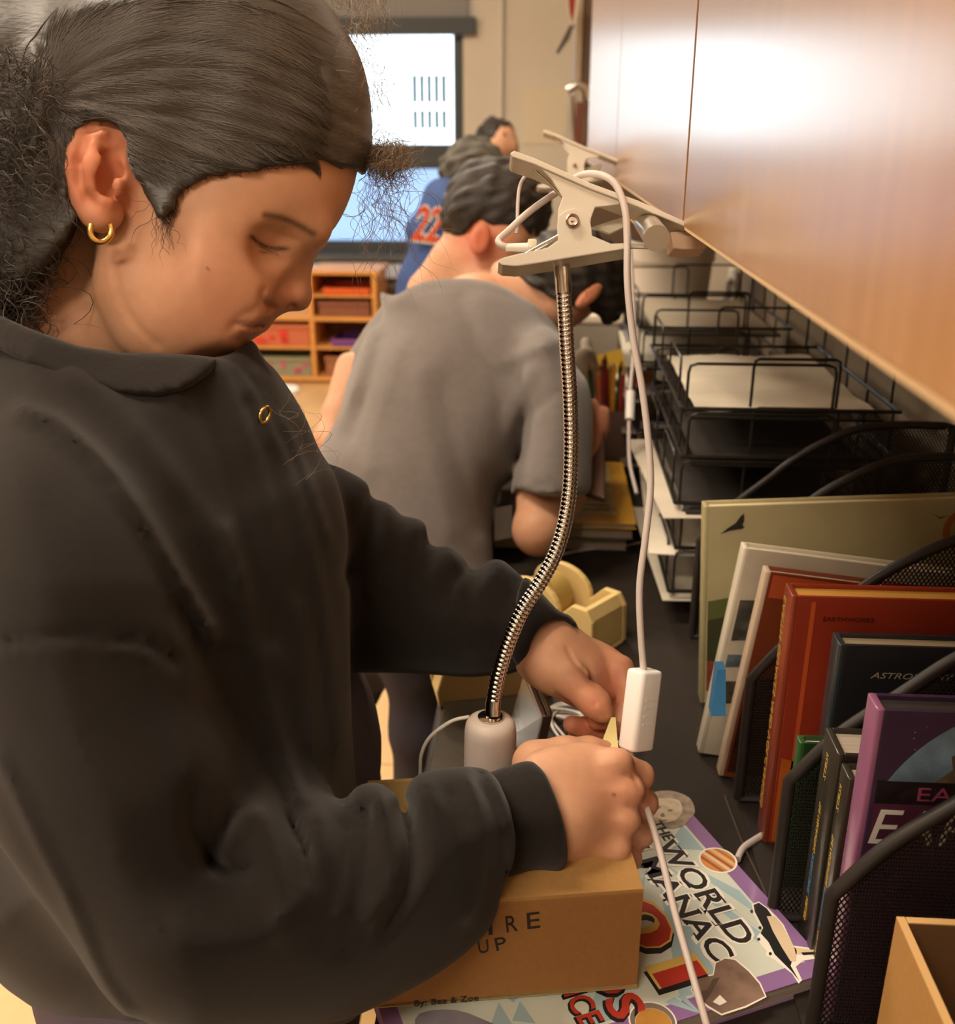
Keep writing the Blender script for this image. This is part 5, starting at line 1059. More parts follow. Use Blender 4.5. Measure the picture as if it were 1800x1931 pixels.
# far chest and far shoulder bulk
gA = Grid(-230, 1120, 540, 1960, .40, .90, .0034); gA.infl(armFx, lambda x, y: .755-.000085*np.clip(x-600, 0, 500), .050, .055, 0); gA.mask(endF, .006); gs.F = smin(gs.F, gA.F, .02)
dN = lambda x, y: .488+.020*np.clip((1100-y)/300, 0, 1)+.00017*np.clip(x-350, 0, 800)
gA.F[:] = .05; gA.infl(armNx, dN, .060, .062, 0); gA.mask(endN, .006); gs.F = smin(gs.F, gA.F, .05); del gA
gs.mask(neckline, .004)
folds = [
 # torso: long diagonal folds from collar and shoulder
 ([(40, 770), (110, 800), (190, 870), (260, 960), (320, 1060), (400, 1200)], 16, .0050), ([(140, 705), (220, 770), (330, 900), (440, 1060), (520, 1250)], 26, .0030),
 ([(420, 700), (500, 900), (560, 1150), (590, 1400)], 20, .0032), ([(450, 690), (545, 900), (610, 1150), (640, 1400)], 14, .003), ([(470, 760), (520, 950), (560, 1120)], 14, -.003), ([(380, 760), (460, 1000), (500, 1200)], 24, -.0035),
 ([(480, 700), (560, 850), (620, 1020)], 9, .003), ([(430, 1000), (500, 1300), (560, 1500)], 16, .0035), ([(350, 1150), (430, 1330), (540, 1520)], 24, -.0015),
 # dropped shoulder seam and sleeve
 ([(-60, 1222), (60, 1207), (180, 1203), (270, 1212), (330, 1245)], 7, -.0035), ([(-60, 1238), (60, 1224), (180, 1220), (270, 1230)], 10, .0015),
 ([(0, 1430), (60, 1560), (130, 1700), (190, 1840), (240, 1910)], 12, .003), 
 ([(352, 1500), (358, 1560), (385, 1610), (400, 1640)], 18, -.0055), ([(400, 1625), (440, 1650), (470, 1640)], 14, -.004), ([(470, 1530), (430, 1590), (395, 1650)], 16, .0045),
 ([(500, 1540), (515, 1600), (530, 1680), (530, 1760)], 18, .0035), ([(550, 1556), (575, 1600), (590, 1660)], 10, -.006), ([(600, 1540), (600, 1620), (570, 1690), (530, 1730)], 16, .0040), ([(650, 1560), (640, 1660), (600, 1770)], 14, -.0040),
 ([(690, 1530), (685, 1620), (670, 1700), (640, 1790)], 14, -.005), ([(718, 1500), (735, 1580), (738, 1660), (700, 1740)], 15, .0055), ([(762, 1525), (775, 1600), (765, 1680), (720, 1760)], 12, -.007), ([(800, 1480), (815, 1580), (800, 1680), (740, 1760)], 20, .004),
 ([(880, 1465), (905, 1560), (912, 1650), (890, 1730)], 14, .0050), ([(900, 1460), (935, 1540), (950, 1640)], 9, -.0045), ([(850, 1500), (870, 1600), (850, 1720)], 16, -.003),
 # far sleeve
 ([(700, 935), (690, 1010), (660, 1080)], 16, -.006), ([(735, 960), (725, 1040), (700, 1120)], 14, .004), ([(820, 1015), (790, 1080), (770, 1170)], 18, -.006), ([(850, 1040), (870, 1100), (850, 1180)], 12, .0035), ([(895, 1068), (850, 1090), (830, 1130)], 12, -.004), ([(940, 1066), (900, 1130), (890, 1220)], 16, .004), ([(975, 1100), (940, 1160), (930, 1240)], 12, -.0035)]
gs.rel(relief(folds)); gs.wob(.0006, .03, 2)
sweat = sculpt('sweatshirt', [gs], M_sweat, girl, it=2)
# collar band: a ring of rib knit standing round the neck
col_poly = poly_map([(-420, 558), (-60, 576), (0, 594), (60, 620), (150, 652), (230, 664), (300, 665), (360, 668), (410, 674), (400, 700), (368, 724), (340, 738), (300, 746), (249, 745), (171, 731), (96, 706), (0, 661), (-100, 640), (-420, 620)], 0)
gc = Grid(-230, 480, 540, 780, .46, .70, .0026)
gc.infl(T0, lambda x, y: .672+0*x, .175, .15, 0, off=.0042); gc.mask(col_poly, .003); gc.rel(relief([([(x, 560+.9*(x+80)**.9*.6 if False else 0), (x+1, 1)], 1, 0) for x in ()]+[([(x, 590+.22*x-.00005*x*x-14), (x-14-.02*x, 590+.22*x+80)], 2.6, -.0006) for x in range(-60, 380, 11)]))
sculpt('collar', [gc], M_rib, sweat, it=1)
# cuffs
gk = Grid(900, 1100, 1400, 1700, .54, .68, .0022)
cufN = poly_map([(900, 1462), (917, 1455), (960, 1440), (996, 1433), (1022, 1452), (1042, 1490), (1056, 1530), (1066, 1570), (1070, 1615), (1062, 1640), (1048, 1648), (1030, 1643), (1000, 1645), (975, 1655), (952, 1668), (930, 1600)], 3)
gk.infl(poly_map([(880, 1470), (917, 1455), (996, 1428), (1060, 1412), (1160, 1400), (1170, 1660), (1048, 1652), (1000, 1650), (952, 1668), (900, 1690)], 3), lambda x, y: .603+.00002*(x-1000), .036, .036, 0); gk.mask(cufN, .004); gk.rel(relief([([(920+14*k, 1458-4*k), (952+14*k, 1560), (945+13*k, 1650)], 2.5, .0007) for k in range(8)]))
sculpt('cuff', [gk], M_rib, sweat)
gk = Grid(950, 1110, 1080, 1290, .67, .77, .0022)
cufF = poly_map([(985, 1090), (1015, 1110), (1050, 1149), (1074, 1160), (1088, 1177), (1090, 1188), (1070, 1172), (1053, 1167), (1022, 1180), (1003, 1208), (996, 1238), (992, 1256), (975, 1262), (960, 1200)], 3)
gk.infl(poly_map([(960, 1050), (1015, 1105), (1060, 1140), (1120, 1190), (1110, 1290), (980, 1265), (940, 1262)], 3), .712, .034, .03, 0); gk.mask(cufF, .004)
sculpt('cuff', [gk], M_rib, sweat)
# trousers to the floor
def leg_chain(pts, m, name, parent, r=.075):
    gg = None
    lo = np.min([p[:3] for p in pts], 0)-.13; hi = np.max([p[:3] for p in pts], 0)+.13; h = .012
    # sculpt in world axes with the same machinery
    G_ = Grid.__new__(Grid); G_.lo = lo.astype(float); G_.h = h; G_.n = np.ceil((hi-lo)/h).astype(int)+1
    G_.x, G_.y, G_.z = [(G_.lo[i]+h*np.arange(G_.n[i])) for i in range(3)]; G_.F = np.full(G_.n, .05, np.float32); G_.X, G_.Y, G_.Z = G_.x[:, None, None], G_.y[None, :, None], G_.z[None, None, :]
    return G_
def world_tubes(name, chains, m, parent=None, h=.010, k=.02, wob=.0):
    allp = np.array([p[:3] for c in chains for p in c]); lo = allp.min(0)-.13; hi = allp.max(0)+.13
    G_ = Grid.__new__(Grid); G_.lo = lo; G_.h = h; G_.n = np.ceil((hi-lo)/h).astype(int)+1
    G_.x, G_.y, G_.z = [(lo[i]+h*np.arange(G_.n[i])) for i in range(3)]; F_ = np.full(G_.n, .05); X, Y, Z = G_.x[:, None, None], G_.y[None, :, None], G_.z[None, None, :]
    for c in chains:
        for a, b in zip(c, c[1:]):
            A, B = np.array(a[:3]), np.array(b[:3]); d = B-A; l2 = d@d+1e-9; t = np.clip(((X-A[0])*d[0]+(Y-A[1])*d[1]+(Z-A[2])*d[2])/l2, 0, 1)
            F_ = smin(F_, np.sqrt((X-A[0]-t*d[0])**2+(Y-A[1]-t*d[1])**2+(Z-A[2]-t*d[2])**2)-(a[3]+(b[3]-a[3])*t), k)
    if wob: F_ = F_+wob*np.sin(Z*70+X*20)*np.sin(X*45+Y*30)
    G_.F = F_.astype(np.float32); p, q = G_.mesh(); p = smooth_verts(p, q, 1); return mesh_obj(name, p, q, m, parent, True)
M_pgrey = mat('purple_grey_trousers', '5f5664', .9)
gt_ = world_tubes('trousers', [[(-.245, .62, .80, .125), (-.25, .56, .70, .10), (-.26, .54, .42, .075), (-.28, .54, .06, .065)], [(-.245, .66, .80, .125), (-.24, .74, .70, .10), (-.25, .78, .42, .075), (-.26, .78, .06, .065)]], M_pgrey, girl)
for y in (.53, .77): world_tubes('shoe', [[(-.30, y, .035, .032), (-.20, y+.01, .032, .034), (-.13, y+.02, .028, .028)]], mat('dark_shoe', '2f2c2c', .6), girl, h=.006)
# small gold ring on the far side of the chest
rg = MB(); rg.tube([W(499+9*math.cos(a)-4*math.sin(a), 782+15*math.sin(a), .569+.004*math.cos(a)) for a in np.linspace(0, 2*math.pi, 28)], .0011, 8)

rgo = rg.build('ring_charm', M_gold, girl, label='small gold ring hanging on the chest')

# ---- hair
hline = poly_map([(720, 352), (692, 330), (668, 318), (640, 309), (600, 304), (560, 305), (520, 313), (480, 321), (440, 325), (400, 330), (362, 343), (338, 364), (328, 385), (318, 405), (306, 418), (298, 405), (288, 380), (272, 352), (258, 318), (250, 280), (240, 244), (222, 228), (198, 219), (165, 226), (142, 250), (130, 290), (128, 340), (138, 380), (150, 405), (135, 440), (105, 480), (60, 530), (20, 570), (-60, 625), (-400, 640), (-400, -500), (900, -500), (900, 380)], 0)
hair_o = poly_map([(664, 385), (684, 335), (696, 300), (703, 240), (694, 160), (652, 60), (600, -8), (520, -65), (400, -115), (250, -125), (120, -95), (20, -20), (-40, 120), (-60, 350), (-80, 560), (0, 640), (100, 620), (220, 640), (340, 640), (460, 580), (560, 510), (628, 440)], 5)
gh = Grid(-260, 730, -180, 660, .50, .78, .0024)
gh.infl(hair_o, .632, .0740, .070, 0); gh.mask(hline+3.5*np.sin(rxs[:, None]*.16+2*np.sin(rys[None]*.09))+2.5*np.sin(rxs[:, None]*.41+rys[None]*.3), .0025)
gh.ell((-10, 240, .62), (.050, .065, .060), .03); gh.ell((-40, 420, .62), (.055, .060, .055), .03); gh.ell((60, 420, .635), (.028, .055, .04), .02); gh.ell((-20, 130, .62), (.04, .05, .05), .03)
rr_ = [([(700, 200+18*k-3*k*k*.1), (560, 120+20*k), (380, 60+22*k), (220, 80+20*k), (110, 150+9*k)], 5, (-.0007 if k % 2 else .0004)) for k in range(9)]
rr_ += [([(480, 318), (380, 290), (280, 250), (200, 220), (120, 200)], 8, .0014), ([(640, 300), (500, 270), (330, 220), (160, 190)], 5, -.0012), ([(90, 80), (110, 150), (105, 230), (80, 300)], 14, -.0035), ([(60, 90), (75, 180), (60, 280)], 12, .003)]
gh.rel(relief(rr_)); gh.wob(.0004, .012, 4)
hair = sculpt('hair', [gh], M_hair, girl, it=1)
def fsamp(G_, p):
    q = (p-G_.lo)/G_.h; q = np.clip(q, 0, np.array(G_.F.shape)-1.01); i = q.astype(int); f_ = q-i; out = 0
    for a in (0, 1):
        for b_ in (0, 1):
            for c_ in (0, 1):
                wt = (f_[:, 0] if a else 1-f_[:, 0])*(f_[:, 1] if b_ else 1-f_[:, 1])*(f_[:, 2] if c_ else 1-f_[:, 2]); out = out+wt*G_.F[i[:, 0]+a, i[:, 1]+b_, i[:, 2]+c_]
    return out
def fgrad(G_, p):
    e = G_.h; g_ = np.stack([fsamp(G_, p+np.eye(3)[k]*e)-fsamp(G_, p-np.eye(3)[k]*e) for k in range(3)], 1); return g_/(np.linalg.norm(g_, axis=1)[:, None]+1e-9)
def tubes_mesh(name, paths, rad, m, parent, nside=3):
    """paths: (n, k, 3) camera-axis polylines -> one mesh of thin hairs"""
    n, k, _ = paths.shape; T_ = np.gradient(paths, axis=1); T_ /= np.linalg.norm(T_, axis=2)[..., None]+1e-9
    a = np.zeros_like(T_); a[..., 2] = 1; a[..., 0] = .3; N = np.cross(T_, a); N /= np.linalg.norm(N, axis=2)[..., None]+1e-9; B = np.cross(T_, N)
    tp_ = rad[:, None]*np.sin(np.linspace(.25, math.pi-.12, k))[None] ; vs = []
    for s_ in range(nside): t = 2*math.pi*s_/nside; vs.append(paths+tp_[..., None]*(math.cos(t)*N+math.sin(t)*B))
    V = np.stack(vs, 2).reshape(-1, 3); base = (np.arange(n)[:, None]*k+np.arange(k-1)[None]).reshape(-1)*nside; Q = []
    for s_ in range(nside): s2 = (s_+1) % nside; Q.append(np.stack([base+s_, base+s2, base+nside+s2, base+nside+s_], 1))
    o = mesh_obj(name, cam_world(V), np.concatenate(Q), m, parent, True); o['kind'] = 'stuff'; return o
NS = 9000; px = rng.uniform(60, 715, NS*2); py = rng.uniform(-90, 345, NS*2); okm = samp(hline, px, py) > 2; px, py = px[okm][:NS], py[okm][:NS]
p = np.stack([cc((a, b_, .545)) for a, b_ in zip(px, py)]).astype(float)
for _ in range(8): p = p-(fsamp(gh, p)-.0004)[:, None]*fgrad(gh, p)*.9
tgt = cc((70, 190, .565)).astype(float); K = 13; paths = []; ph = rng.uniform(0, 6.28, len(p)); st_ = rng.uniform(.003, .0085, len(p)); off_ = rng.uniform(.0002, .0014, len(p)); wig = rng.normal(0, .16, len(p)); wa = rng.uniform(.05, .30, len(p))*np.where(p[:, 1] < .185, 1.4, .6)
for k in range(K):
    paths.append(p.copy()); d_ = tgt-p; dist = np.linalg.norm(d_, axis=1)[:, None]; d_ /= dist+1e-6
    d_[:, 1] += .35*np.clip((p[:, 0]-tgt[0])/.15, 0, 1)*np.where(p[:, 1] > .17, 1, .2)
    n_ = fgrad(gh, p); side = np.cross(n_, d_); d_ = d_+side*(wig+wa*np.sin(ph+k*.9))[:, None]; d_ -= n_*(d_*n_).sum(1)[:, None]; d_ /= np.linalg.norm(d_, axis=1)[:, None]+1e-9
    p = p+d_*np.minimum(st_[:, None], dist*.4); p = p-(fsamp(gh, p)-off_)[:, None]*fgrad(gh, p)*.8
paths = np.stack(paths, 1); okp = np.array([np.abs(fsamp(gh, q_)).max() < .004 and (900+FPX*q_[:, 0]/q_[:, 2]).max() < 708 and np.linalg.norm(np.diff(q_, axis=0), axis=1).max() < .012 for q_ in paths]); paths = paths[okp]
tubes_mesh('hair_strands', paths, rng.uniform(.00014, .00032, len(paths)), M_strand, hair)
px = rng.uniform(130, 700, 30000); py = rng.uniform(215, 480, 30000); sd_ = samp(hline, px, py); okm = (sd_ > -7) & (sd_ < 5) & ((px > 262)); px, py = px[okm][:520], py[okm][:520]
p = np.stack([cc((a, b_, .560)) for a, b_ in zip(px, py)]).astype(float); paths = []; ph = rng.uniform(0, 6.28, len(p)); off_ = rng.uniform(.0001, .0010, len(p))
for _ in range(8): p = p-(fsamp(g, p)-.0002)[:, None]*fgrad(g, p)*.9
for k in range(9):
    paths.append(p.copy()); d_ = tgt-p; d_ /= np.linalg.norm(d_, axis=1)[:, None]; d_[:, 1] += .9; n_ = fgrad(g, p); side = np.cross(n_, d_); d_ = d_+side*(.4*np.sin(ph+k*.8))[:, None]; d_ -= n_*(d_*n_).sum(1)[:, None]; d_ /= np.linalg.norm(d_, axis=1)[:, None]+1e-9
    p = p+d_*.0016; p = p-(fsamp(g, p)-off_-.0003*k)[:, None]*fgrad(g, p)*.8
tubes_mesh('baby_hairs', np.stack(paths, 1), rng.uniform(.00008, .00018, len(ph)), M_strand, hair)
# curls of the ponytail and loose frizz
M_back = mat('backlit_frizz', '85745f', .4, spec=.6)  # backlight on the loose hairs put into a lighter brown
def curls(n, boxes, L, R_, rad, name, par, dirf, K=22):
    P = []
    for i in range(n):
        bx_ = boxes[rng.integers(len(boxes))]; c = cc((rng.uniform(bx_[0], bx_[1]), rng.uniform(bx_[2], bx_[3]), rng.uniform(bx_[4], bx_[5]))).astype(float)
        d_ = np.array(dirf(c), float)+rng.normal(0, .35, 3); d_ /= np.linalg.norm(d_); a = np.cross(d_, rng.normal(size=3)); a /= np.linalg.norm(a); b_ = np.cross(d_, a)
        l = rng.uniform(*L); r_ = rng.uniform(*R_); tw = rng.uniform(1, 3.2)*6.28; t = np.linspace(0, 1, K)[:, None]; f0 = rng.uniform(0, 6.28)
        P.append(c+d_*l*t+r_*(a*(np.cos(tw*t+f0)-math.cos(f0))+b_*(np.sin(tw*t+f0)-math.sin(f0)))*np.minimum(1, t*3+.2))
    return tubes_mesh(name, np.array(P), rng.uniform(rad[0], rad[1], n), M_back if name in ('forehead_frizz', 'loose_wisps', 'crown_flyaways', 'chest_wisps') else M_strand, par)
curls(1500, [(-80, 105, 60, 330, .545, .60), (-80, 90, 330, 540, .565, .62), (-80, 60, 450, 600, .58, .64)], (.02, .06), (.002, .008), (.0002, .0004), 'ponytail_curls', hair, lambda c: (-.1, -1, -.1))
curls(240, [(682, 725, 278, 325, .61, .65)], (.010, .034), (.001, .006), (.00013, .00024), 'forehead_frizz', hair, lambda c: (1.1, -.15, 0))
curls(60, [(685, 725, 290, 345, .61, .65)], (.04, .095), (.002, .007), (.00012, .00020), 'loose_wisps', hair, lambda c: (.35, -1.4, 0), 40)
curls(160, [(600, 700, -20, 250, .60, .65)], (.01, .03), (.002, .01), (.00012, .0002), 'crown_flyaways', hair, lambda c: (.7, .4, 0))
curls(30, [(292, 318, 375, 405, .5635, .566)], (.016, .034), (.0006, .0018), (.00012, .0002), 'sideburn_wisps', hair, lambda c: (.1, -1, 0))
curls(50, [(40, 130, 400, 480, .565, .58)], (.01, .03), (.001, .004), (.00010, .0002), 'nape_wisps', hair, lambda c: (-.2, -1, 0))
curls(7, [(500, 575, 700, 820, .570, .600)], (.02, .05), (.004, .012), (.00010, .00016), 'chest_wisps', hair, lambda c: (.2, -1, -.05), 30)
# ================================================================ THE BOYS
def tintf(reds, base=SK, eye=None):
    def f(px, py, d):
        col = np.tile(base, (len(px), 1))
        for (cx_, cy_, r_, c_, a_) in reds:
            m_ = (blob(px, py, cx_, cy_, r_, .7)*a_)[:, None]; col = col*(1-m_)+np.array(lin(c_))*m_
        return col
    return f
M_tee = mat('grey_tee_cotton', '76706d', .95, bump=.12, bscale=700, sheen=.3, noise=.05, nscale=100, spec=.1)
M_bh = mat('black_brown_hair', '2f2a26', .6, bump=.5, bscale=220, noise=.3, nscale=90, bdist=.002)
M_navy = mat('navy_trousers', '35323c', .9, bump=.1, bscale=400)
# --- boy in the grey T-shirt
tee = poly_map([(700, 480), (760, 500), (830, 490), (925, 500), (985, 540), (1030, 585), (1062, 640), (1085, 690), (1100, 740), (1070, 830), (1000, 860), (965, 905), (945, 930), (930, 980), (930, 1060), (940, 1160), (850, 1200), (700, 1180), (640, 1080), (600, 900), (606, 838), (632, 800), (648, 765), (655, 720), (680, 660), (700, 625), (722, 588)], 3)
teeS = poly_map([(985, 640), (1040, 618), (1085, 690), (1108, 720), (1118, 780), (1116, 850), (1110, 960), (1060, 1010), (1000, 1010), (960, 960), (966, 900), (985, 820), (990, 740)], 3)
teeL = poly_map([(760, 520), (720, 575), (680, 630), (640, 690), (622, 713), (634, 724), (650, 735), (672, 742), (700, 720), (740, 640)], 2)
cutT = poly_map([(400, 400), (600, 480), (740, 560), (775, 540), (800, 530), (830, 525), (880, 524), (925, 531), (958, 544), (985, 560), (1040, 590), (1300, 700), (1130, 930), (1062, 938), (1020, 934), (970, 921), (960, 960), (945, 1200), (400, 1400)], 0)
gt2 = Grid(560, 1160, 470, 1220, 1.05, 1.62, .0065)
gt2.infl(tee, lambda x, y: 1.40-.00028*(y-530), .12, .10, 0)
gt2.infl(teeS, lambda x, y: 1.275-.00022*(y-640), .072, .045, .02); gt2.infl(teeL, 1.46, .04, .035, .02); gt2.mask(cutT, .006)
gt2.rel(relief([([(870, 560), (900, 650), (940, 720), (950, 840), (930, 950)], 16, -.006), ([(950, 700), (985, 760), (975, 860)], 14, -.006), ([(940, 690), (1000, 660), (1060, 640)], 9, .004), ([(1000, 700), (960, 800), (940, 900)], 14, .005), ([(700, 620), (670, 720), (640, 800)], 10, .006), ([(720, 640), (690, 740), (660, 830)], 9, -.006), ([(760, 640), (720, 760), (690, 900)], 12, .003),
                ([(790, 700), (810, 850), (850, 1000)], 18, .004), ([(840, 720), (860, 850), (900, 1000)], 14, -.004), ([(1050, 740), (1000, 780), (985, 800)], 6, -.004), ([(970, 905), (1020, 916), (1060, 920)], 4, -.003), ([(800, 545), (850, 540), (920, 547), (960, 560)], 4, -.002)]))
gk2 = Grid(930, 1200, 430, 660, 1.22, 1.56, .005)
gk2.ell((1066, 530, 1.40), (.060, .056, .064), .01); gk2.ell((1048, 582, 1.385), (.038, .030, .042), .02); gk2.chain([(965, 545, 1.42, .044), (1020, 548, 1.39, .045)], .02)
gk2.ell((1110, 558, 1.325), (.024, .010, .014), .006, rot=42); gk2.ell((1112, 555, 1.312), (.014, .004, .006), .004, 'cut', rot=42)
ga2 = Grid(940, 1170, 720, 1080, 1.08, 1.42, .004)
ga2.chain([(1040, 800, 1.27, .030), (1022, 920, 1.22, .0275), (1016, 995, 1.185, .0295)], .02); ga2.chain([(1016, 1002, 1.185, .0275), (1066, 930, 1.23, .024), (1105, 850, 1.28, .0185), (1122, 805, 1.30, .016)], .015)
ga2.ell((1124, 795, 1.30), (.016, .022, .014), .01)
for k in range(4): ga2.chain([(1126, 790+9*k, 1.30, .0075), (1140, 775+10*k, 1.30, .0068), (1140, 778+10*k, 1.325, .006)], .002)
ga2.chain([(1112, 800, 1.295, .008), (1112, 772, 1.29, .007), (1120, 758, 1.30, .006)], .004)
gl2 = Grid(590, 720, 690, 900, 1.30, 1.56, .005); gl2.chain([(675, 700, 1.46, .034), (640, 780, 1.43, .024), (622, 830, 1.41, .022), (660, 880, 1.36, .020)], .01)
gb2 = Grid(640, 1000, 560, 1200, 1.18, 1.52, .010); gb2.chain([(900, 590, 1.42, .06), (830, 800, 1.36, .08), (780, 1100, 1.28, .08)], .03)
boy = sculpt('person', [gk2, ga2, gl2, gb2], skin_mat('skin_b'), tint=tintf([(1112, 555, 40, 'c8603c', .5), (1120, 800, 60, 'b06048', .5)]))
tag(boy, 'boy in a grey T-shirt leaning low over the worktop, elbow resting, back to us', 'person')
sculpt('t_shirt', [gt2], M_tee, boy, it=2)
hm2 = poly_map([(940, 508), (958, 470), (1000, 430), (1200, 430), (1200, 640), (1150, 625), (1128, 590), (1112, 580), (1095, 572), (1076, 574), (1045, 562), (1012, 548), (985, 528), (970, 520), (950, 514)], 0)
gh2 = Grid(930, 1210, 420, 640, 1.20, 1.58, .004); gh2.ell((1072, 522, 1.395), (.078, .064, .088), .01); gh2.ell((1130, 560, 1.40), (.036, .040, .06), .02); gh2.mask(hm2, .006); gh2.wob(.0014, .006, 8)
sculpt('hair', [gh2], M_bh, boy)
a, b_ = W(775, 1130, 1.28), W(700, 1130, 1.33)
t1 = [tuple(W(765, 1130, 1.27))+(.075,), tuple(W(808, 1240, 1.28))+(.058,), tuple(W(806, 1370, 1.30))+(.046,)]; l1 = t1[-1]; t1.append((l1[0]-.005, l1[1]+.02, .08, .05))
t2 = [tuple(W(740, 1130, 1.34))+(.10,), tuple(W(655, 1260, 1.42))+(.055,), tuple(W(630, 1370, 1.46))+(.042,)]; l2 = t2[-1]; t2.append((l2[0]-.01, l2[1]+.02, .08, .05))
world_tubes('trousers', [t1, t2], M_navy, boy, h=.009, wob=.002)
for l in (t1[-1], t2[-1]): world_tubes('shoe', [[(l[0]-.04, l[1]-.02, .035, .034), (l[0]+.03, l[1]+.03, .032, .036), (l[0]+.07, l[1]+.07, .028, .03)]], mat('dark_shoe', '2f2c2c', .6), boy, h=.007)
# --- second boy, head bowed, ear tinted red
gka = Grid(730, 1060, 285, 580, 1.42, 1.80, .005)
gka.ell((930, 400, 1.60), (.082, .078, .078), .01, rot=0); gka.ell((945, 470, 1.585), (.045, .048, .055), .03); gka.chain([(905, 470, 1.60, .050), (868, 500, 1.60, .046), (835, 560, 1.62, .060)], .02); gka.chain([(900, 500, 1.58, .045), (920, 560, 1.58, .06)], .02)
gka.ell((905, 450, 1.512), (.0165, .027, .010), .004, rot=-12); gka.ell((908, 450, 1.501), (.008, .017, .006), .004, 'cut', rot=-12)
gba = Grid(640, 1000, 520, 1150, 1.48, 1.86, .012); gba.chain([(875, 580, 1.62, .05), (800, 800, 1.66, .10), (790, 1100, 1.68, .10)], .03)
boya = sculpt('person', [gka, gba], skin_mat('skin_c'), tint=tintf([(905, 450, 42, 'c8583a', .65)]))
tag(boya, 'dark-haired boy with short neat hair and a reddish ear, directly behind the grey T-shirt', 'person')
gsa = Grid(600, 1050, 500, 1180, 1.42, 1.92, .011); gsa.infl(poly_map([(775, 530), (840, 520), (960, 530), (1000, 580), (980, 900), (960, 1100), (760, 1120), (720, 900), (720, 640)], 3), 1.66, .13, .10, 0); gsa.mask(poly_map([(770, 534), (980, 534), (1100, 700), (1000, 1200), (600, 1200), (600, 700)], 0), .01)
sculpt('shirt', [gsa], mat('dark_blue_shirt', '3c4250', .95), boya)
hma = poly_map([(838, 480), (830, 400), (845, 340), (880, 300), (1000, 280), (1060, 340), (1060, 460), (1010, 505), (975, 515), (950, 500), (935, 470), (930, 432), (912, 414), (890, 418), (878, 432), (876, 455), (862, 466), (848, 460)], 0)
gha = Grid(810, 1070, 280, 530, 1.42, 1.80, .004); gha.ell((935, 395, 1.60), (.088, .080, .088), .01); gha.ell((880, 420, 1.60), (.038, .04, .075), .02); gha.mask(hma, .006); gha.wob(.0012, .006, 9)
sculpt('hair', [gha], M_bh, boya)
world_tubes('trousers', [[tuple(W(800, 1060, 1.68))+(.09,), tuple(W(835, 1200, 1.70))+(.055,), (W(835, 1200, 1.70)[0]-.02, W(835, 1200, 1.70)[1]+.02, .05, .045)], [tuple(W(800, 1060, 1.74))+(.09,), tuple(W(835, 1180, 1.85))+(.055,), (W(835, 1180, 1.85)[0]-.02, W(835, 1180, 1.85)[1]+.02, .05, .045)]], M_navy, boya, h=.014)
# --- child in a blue sports jersey
gj = Grid(640, 960, 290, 1000, 2.08, 2.62, .012)
gj.infl(poly_map([(745, 580), (748, 520), (766, 470), (762, 430), (785, 385), (800, 352), (825, 334), (862, 342), (900, 380), (900, 500), (900, 700), (880, 850), (760, 860), (740, 700)], 3), 2.36, .12, .075, 0); gj.rel(relief([([(790, 370), (775, 450), (765, 540)], 8, -.008), ([(850, 360), (840, 450), (800, 540)], 8, .006)]))
gjb = Grid(780, 960, 270, 900, 2.2, 2.6, .012); gjb.ell((893, 335, 2.42), (.072, .078, .085), .01); gjb.chain([(880, 370, 2.40, .05), (840, 450, 2.38, .08), (820, 700, 2.36, .10), (820, 850, 2.36, .10)], .03)
kid = sculpt('person', [gjb], skin_mat('skin_d'), tint=tintf([]))
tag(kid, 'child in a royal-blue sports jersey with an orange 22, half hidden behind the boys', 'person')
jer = sculpt('jersey', [gj], mat('royal_blue_jersey', '27447c', .8, noise=.08, nscale=20), kid, it=2)
ghk = Grid(820, 970, 260, 400, 2.28, 2.58, .007); ghk.ell((893, 325, 2.42), (.080, .076, .095), .01); ghk.wob(.003, .01, 10); sculpt('hair', [ghk], mat('grey_brown_hair', '57544c', .8, bump=.4, bscale=100), kid)
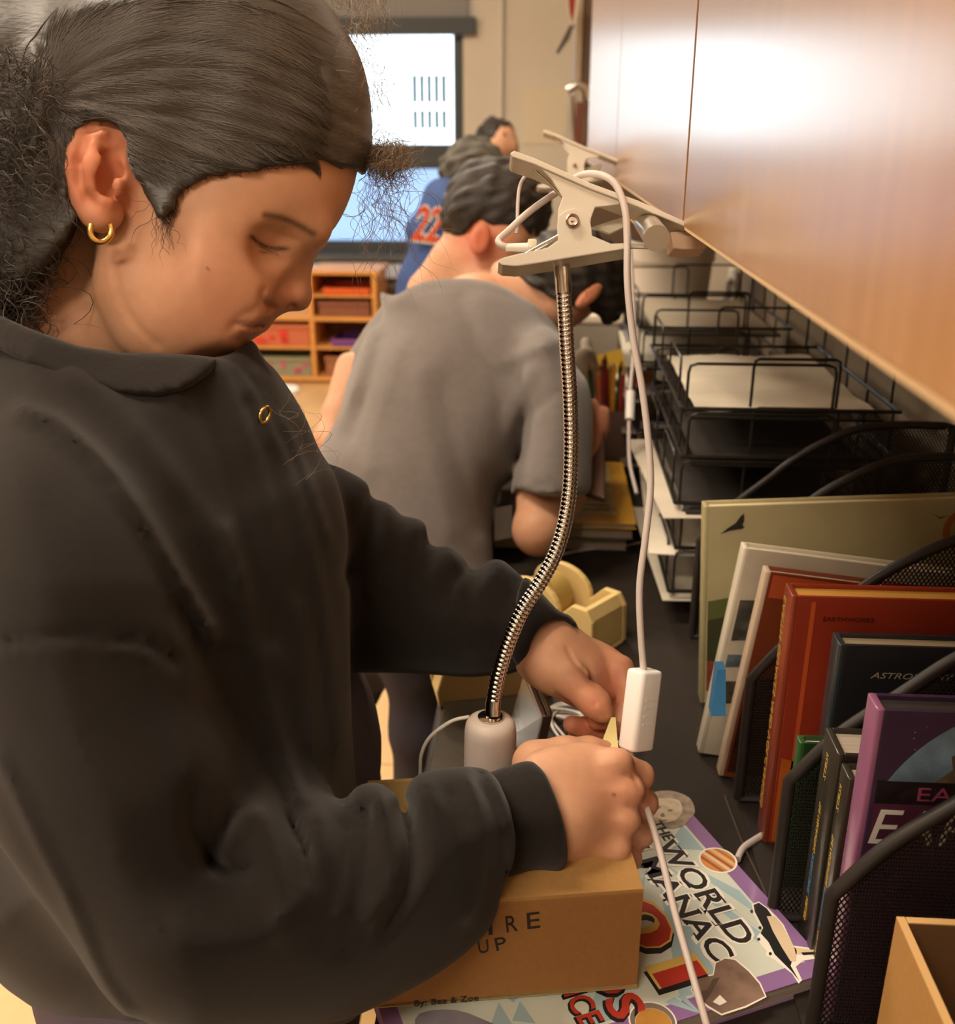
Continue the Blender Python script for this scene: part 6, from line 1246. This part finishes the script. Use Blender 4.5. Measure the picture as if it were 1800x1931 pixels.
for (z_, m_, bo) in ((.0005, mat('white_jersey_outline', 'd8d0c8', .7), .06), (.003, mat('orange_jersey_print', 'd8502c', .7), .015)):
    text_fit('22', W(774, 450, 2.232), W(828, 457, 2.232), .074, CU, m_, jer, 'jersey_number', z_, bo, shear=.25)
xk = W(820, 850, 2.36); world_tubes('trousers', [[(xk[0], xk[1], xk[2]+.05, .12), (xk[0]-.02, xk[1], .4, .08), (xk[0]-.02, xk[1], .05, .055)], [(xk[0], xk[1]+.1, xk[2]+.05, .11), (xk[0]+.0, xk[1]+.14, .4, .08), (xk[0]+.0, xk[1]+.14, .05, .055)]], M_navy, kid, h=.016)
# --- farthest child
gf = Grid(860, 1010, 220, 420, 3.8, 4.3, .012); gf.ell((940, 272, 4.05), (.078, .085, .085), .01); gf.chain([(930, 300, 4.05, .05), (915, 345, 4.05, .07)], .03); gf.ell((968, 280, 4.03), (.02, .03, .04), .02)
gfb = Grid(820, 1000, 300, 720, 3.8, 4.3, .02); gfb.chain([(915, 345, 4.05, .08), (905, 600, 4.05, .10)], .03)
far = sculpt('person', [gf, gfb], skin_mat('skin_e'), tint=tintf([])); tag(far, 'farthest child by the back wall, only dark hair and part of the face showing', 'person')
ghf = Grid(860, 1010, 210, 330, 3.85, 4.3, .008); ghf.ell((934, 262, 4.06), (.082, .080, .092), .01); ghf.mask(poly_map([(880, 200), (990, 200), (982, 262), (965, 262), (950, 285), (946, 310), (935, 290), (915, 296), (895, 280)], 0), .006); ghf.wob(.003, .012, 12); sculpt('hair', [ghf], M_bh, far)
gfs = Grid(800, 1020, 285, 760, 3.8, 4.35, .018); gfs.infl(poly_map([(870, 330), (905, 296), (950, 305), (985, 340), (990, 500), (980, 700), (860, 720), (850, 450)], 3), 4.08, .14, .10, 0); gfs.mask(poly_map([(800, 330), (895, 296), (930, 318), (965, 305), (1020, 340), (1020, 760), (800, 760)], 0), .01)
sculpt('shirt', [gfs], mat('grey_green_shirt', '5c6460', .9), far)
xf = W(910, 640, 4.06); world_tubes('trousers', [[(xf[0]-.05, xf[1], xf[2], .10), (xf[0]-.06, xf[1], .06, .06)], [(xf[0]+.08, xf[1], xf[2], .10), (xf[0]+.09, xf[1], .06, .06)]], M_navy, far, h=.02)
flush_texts()
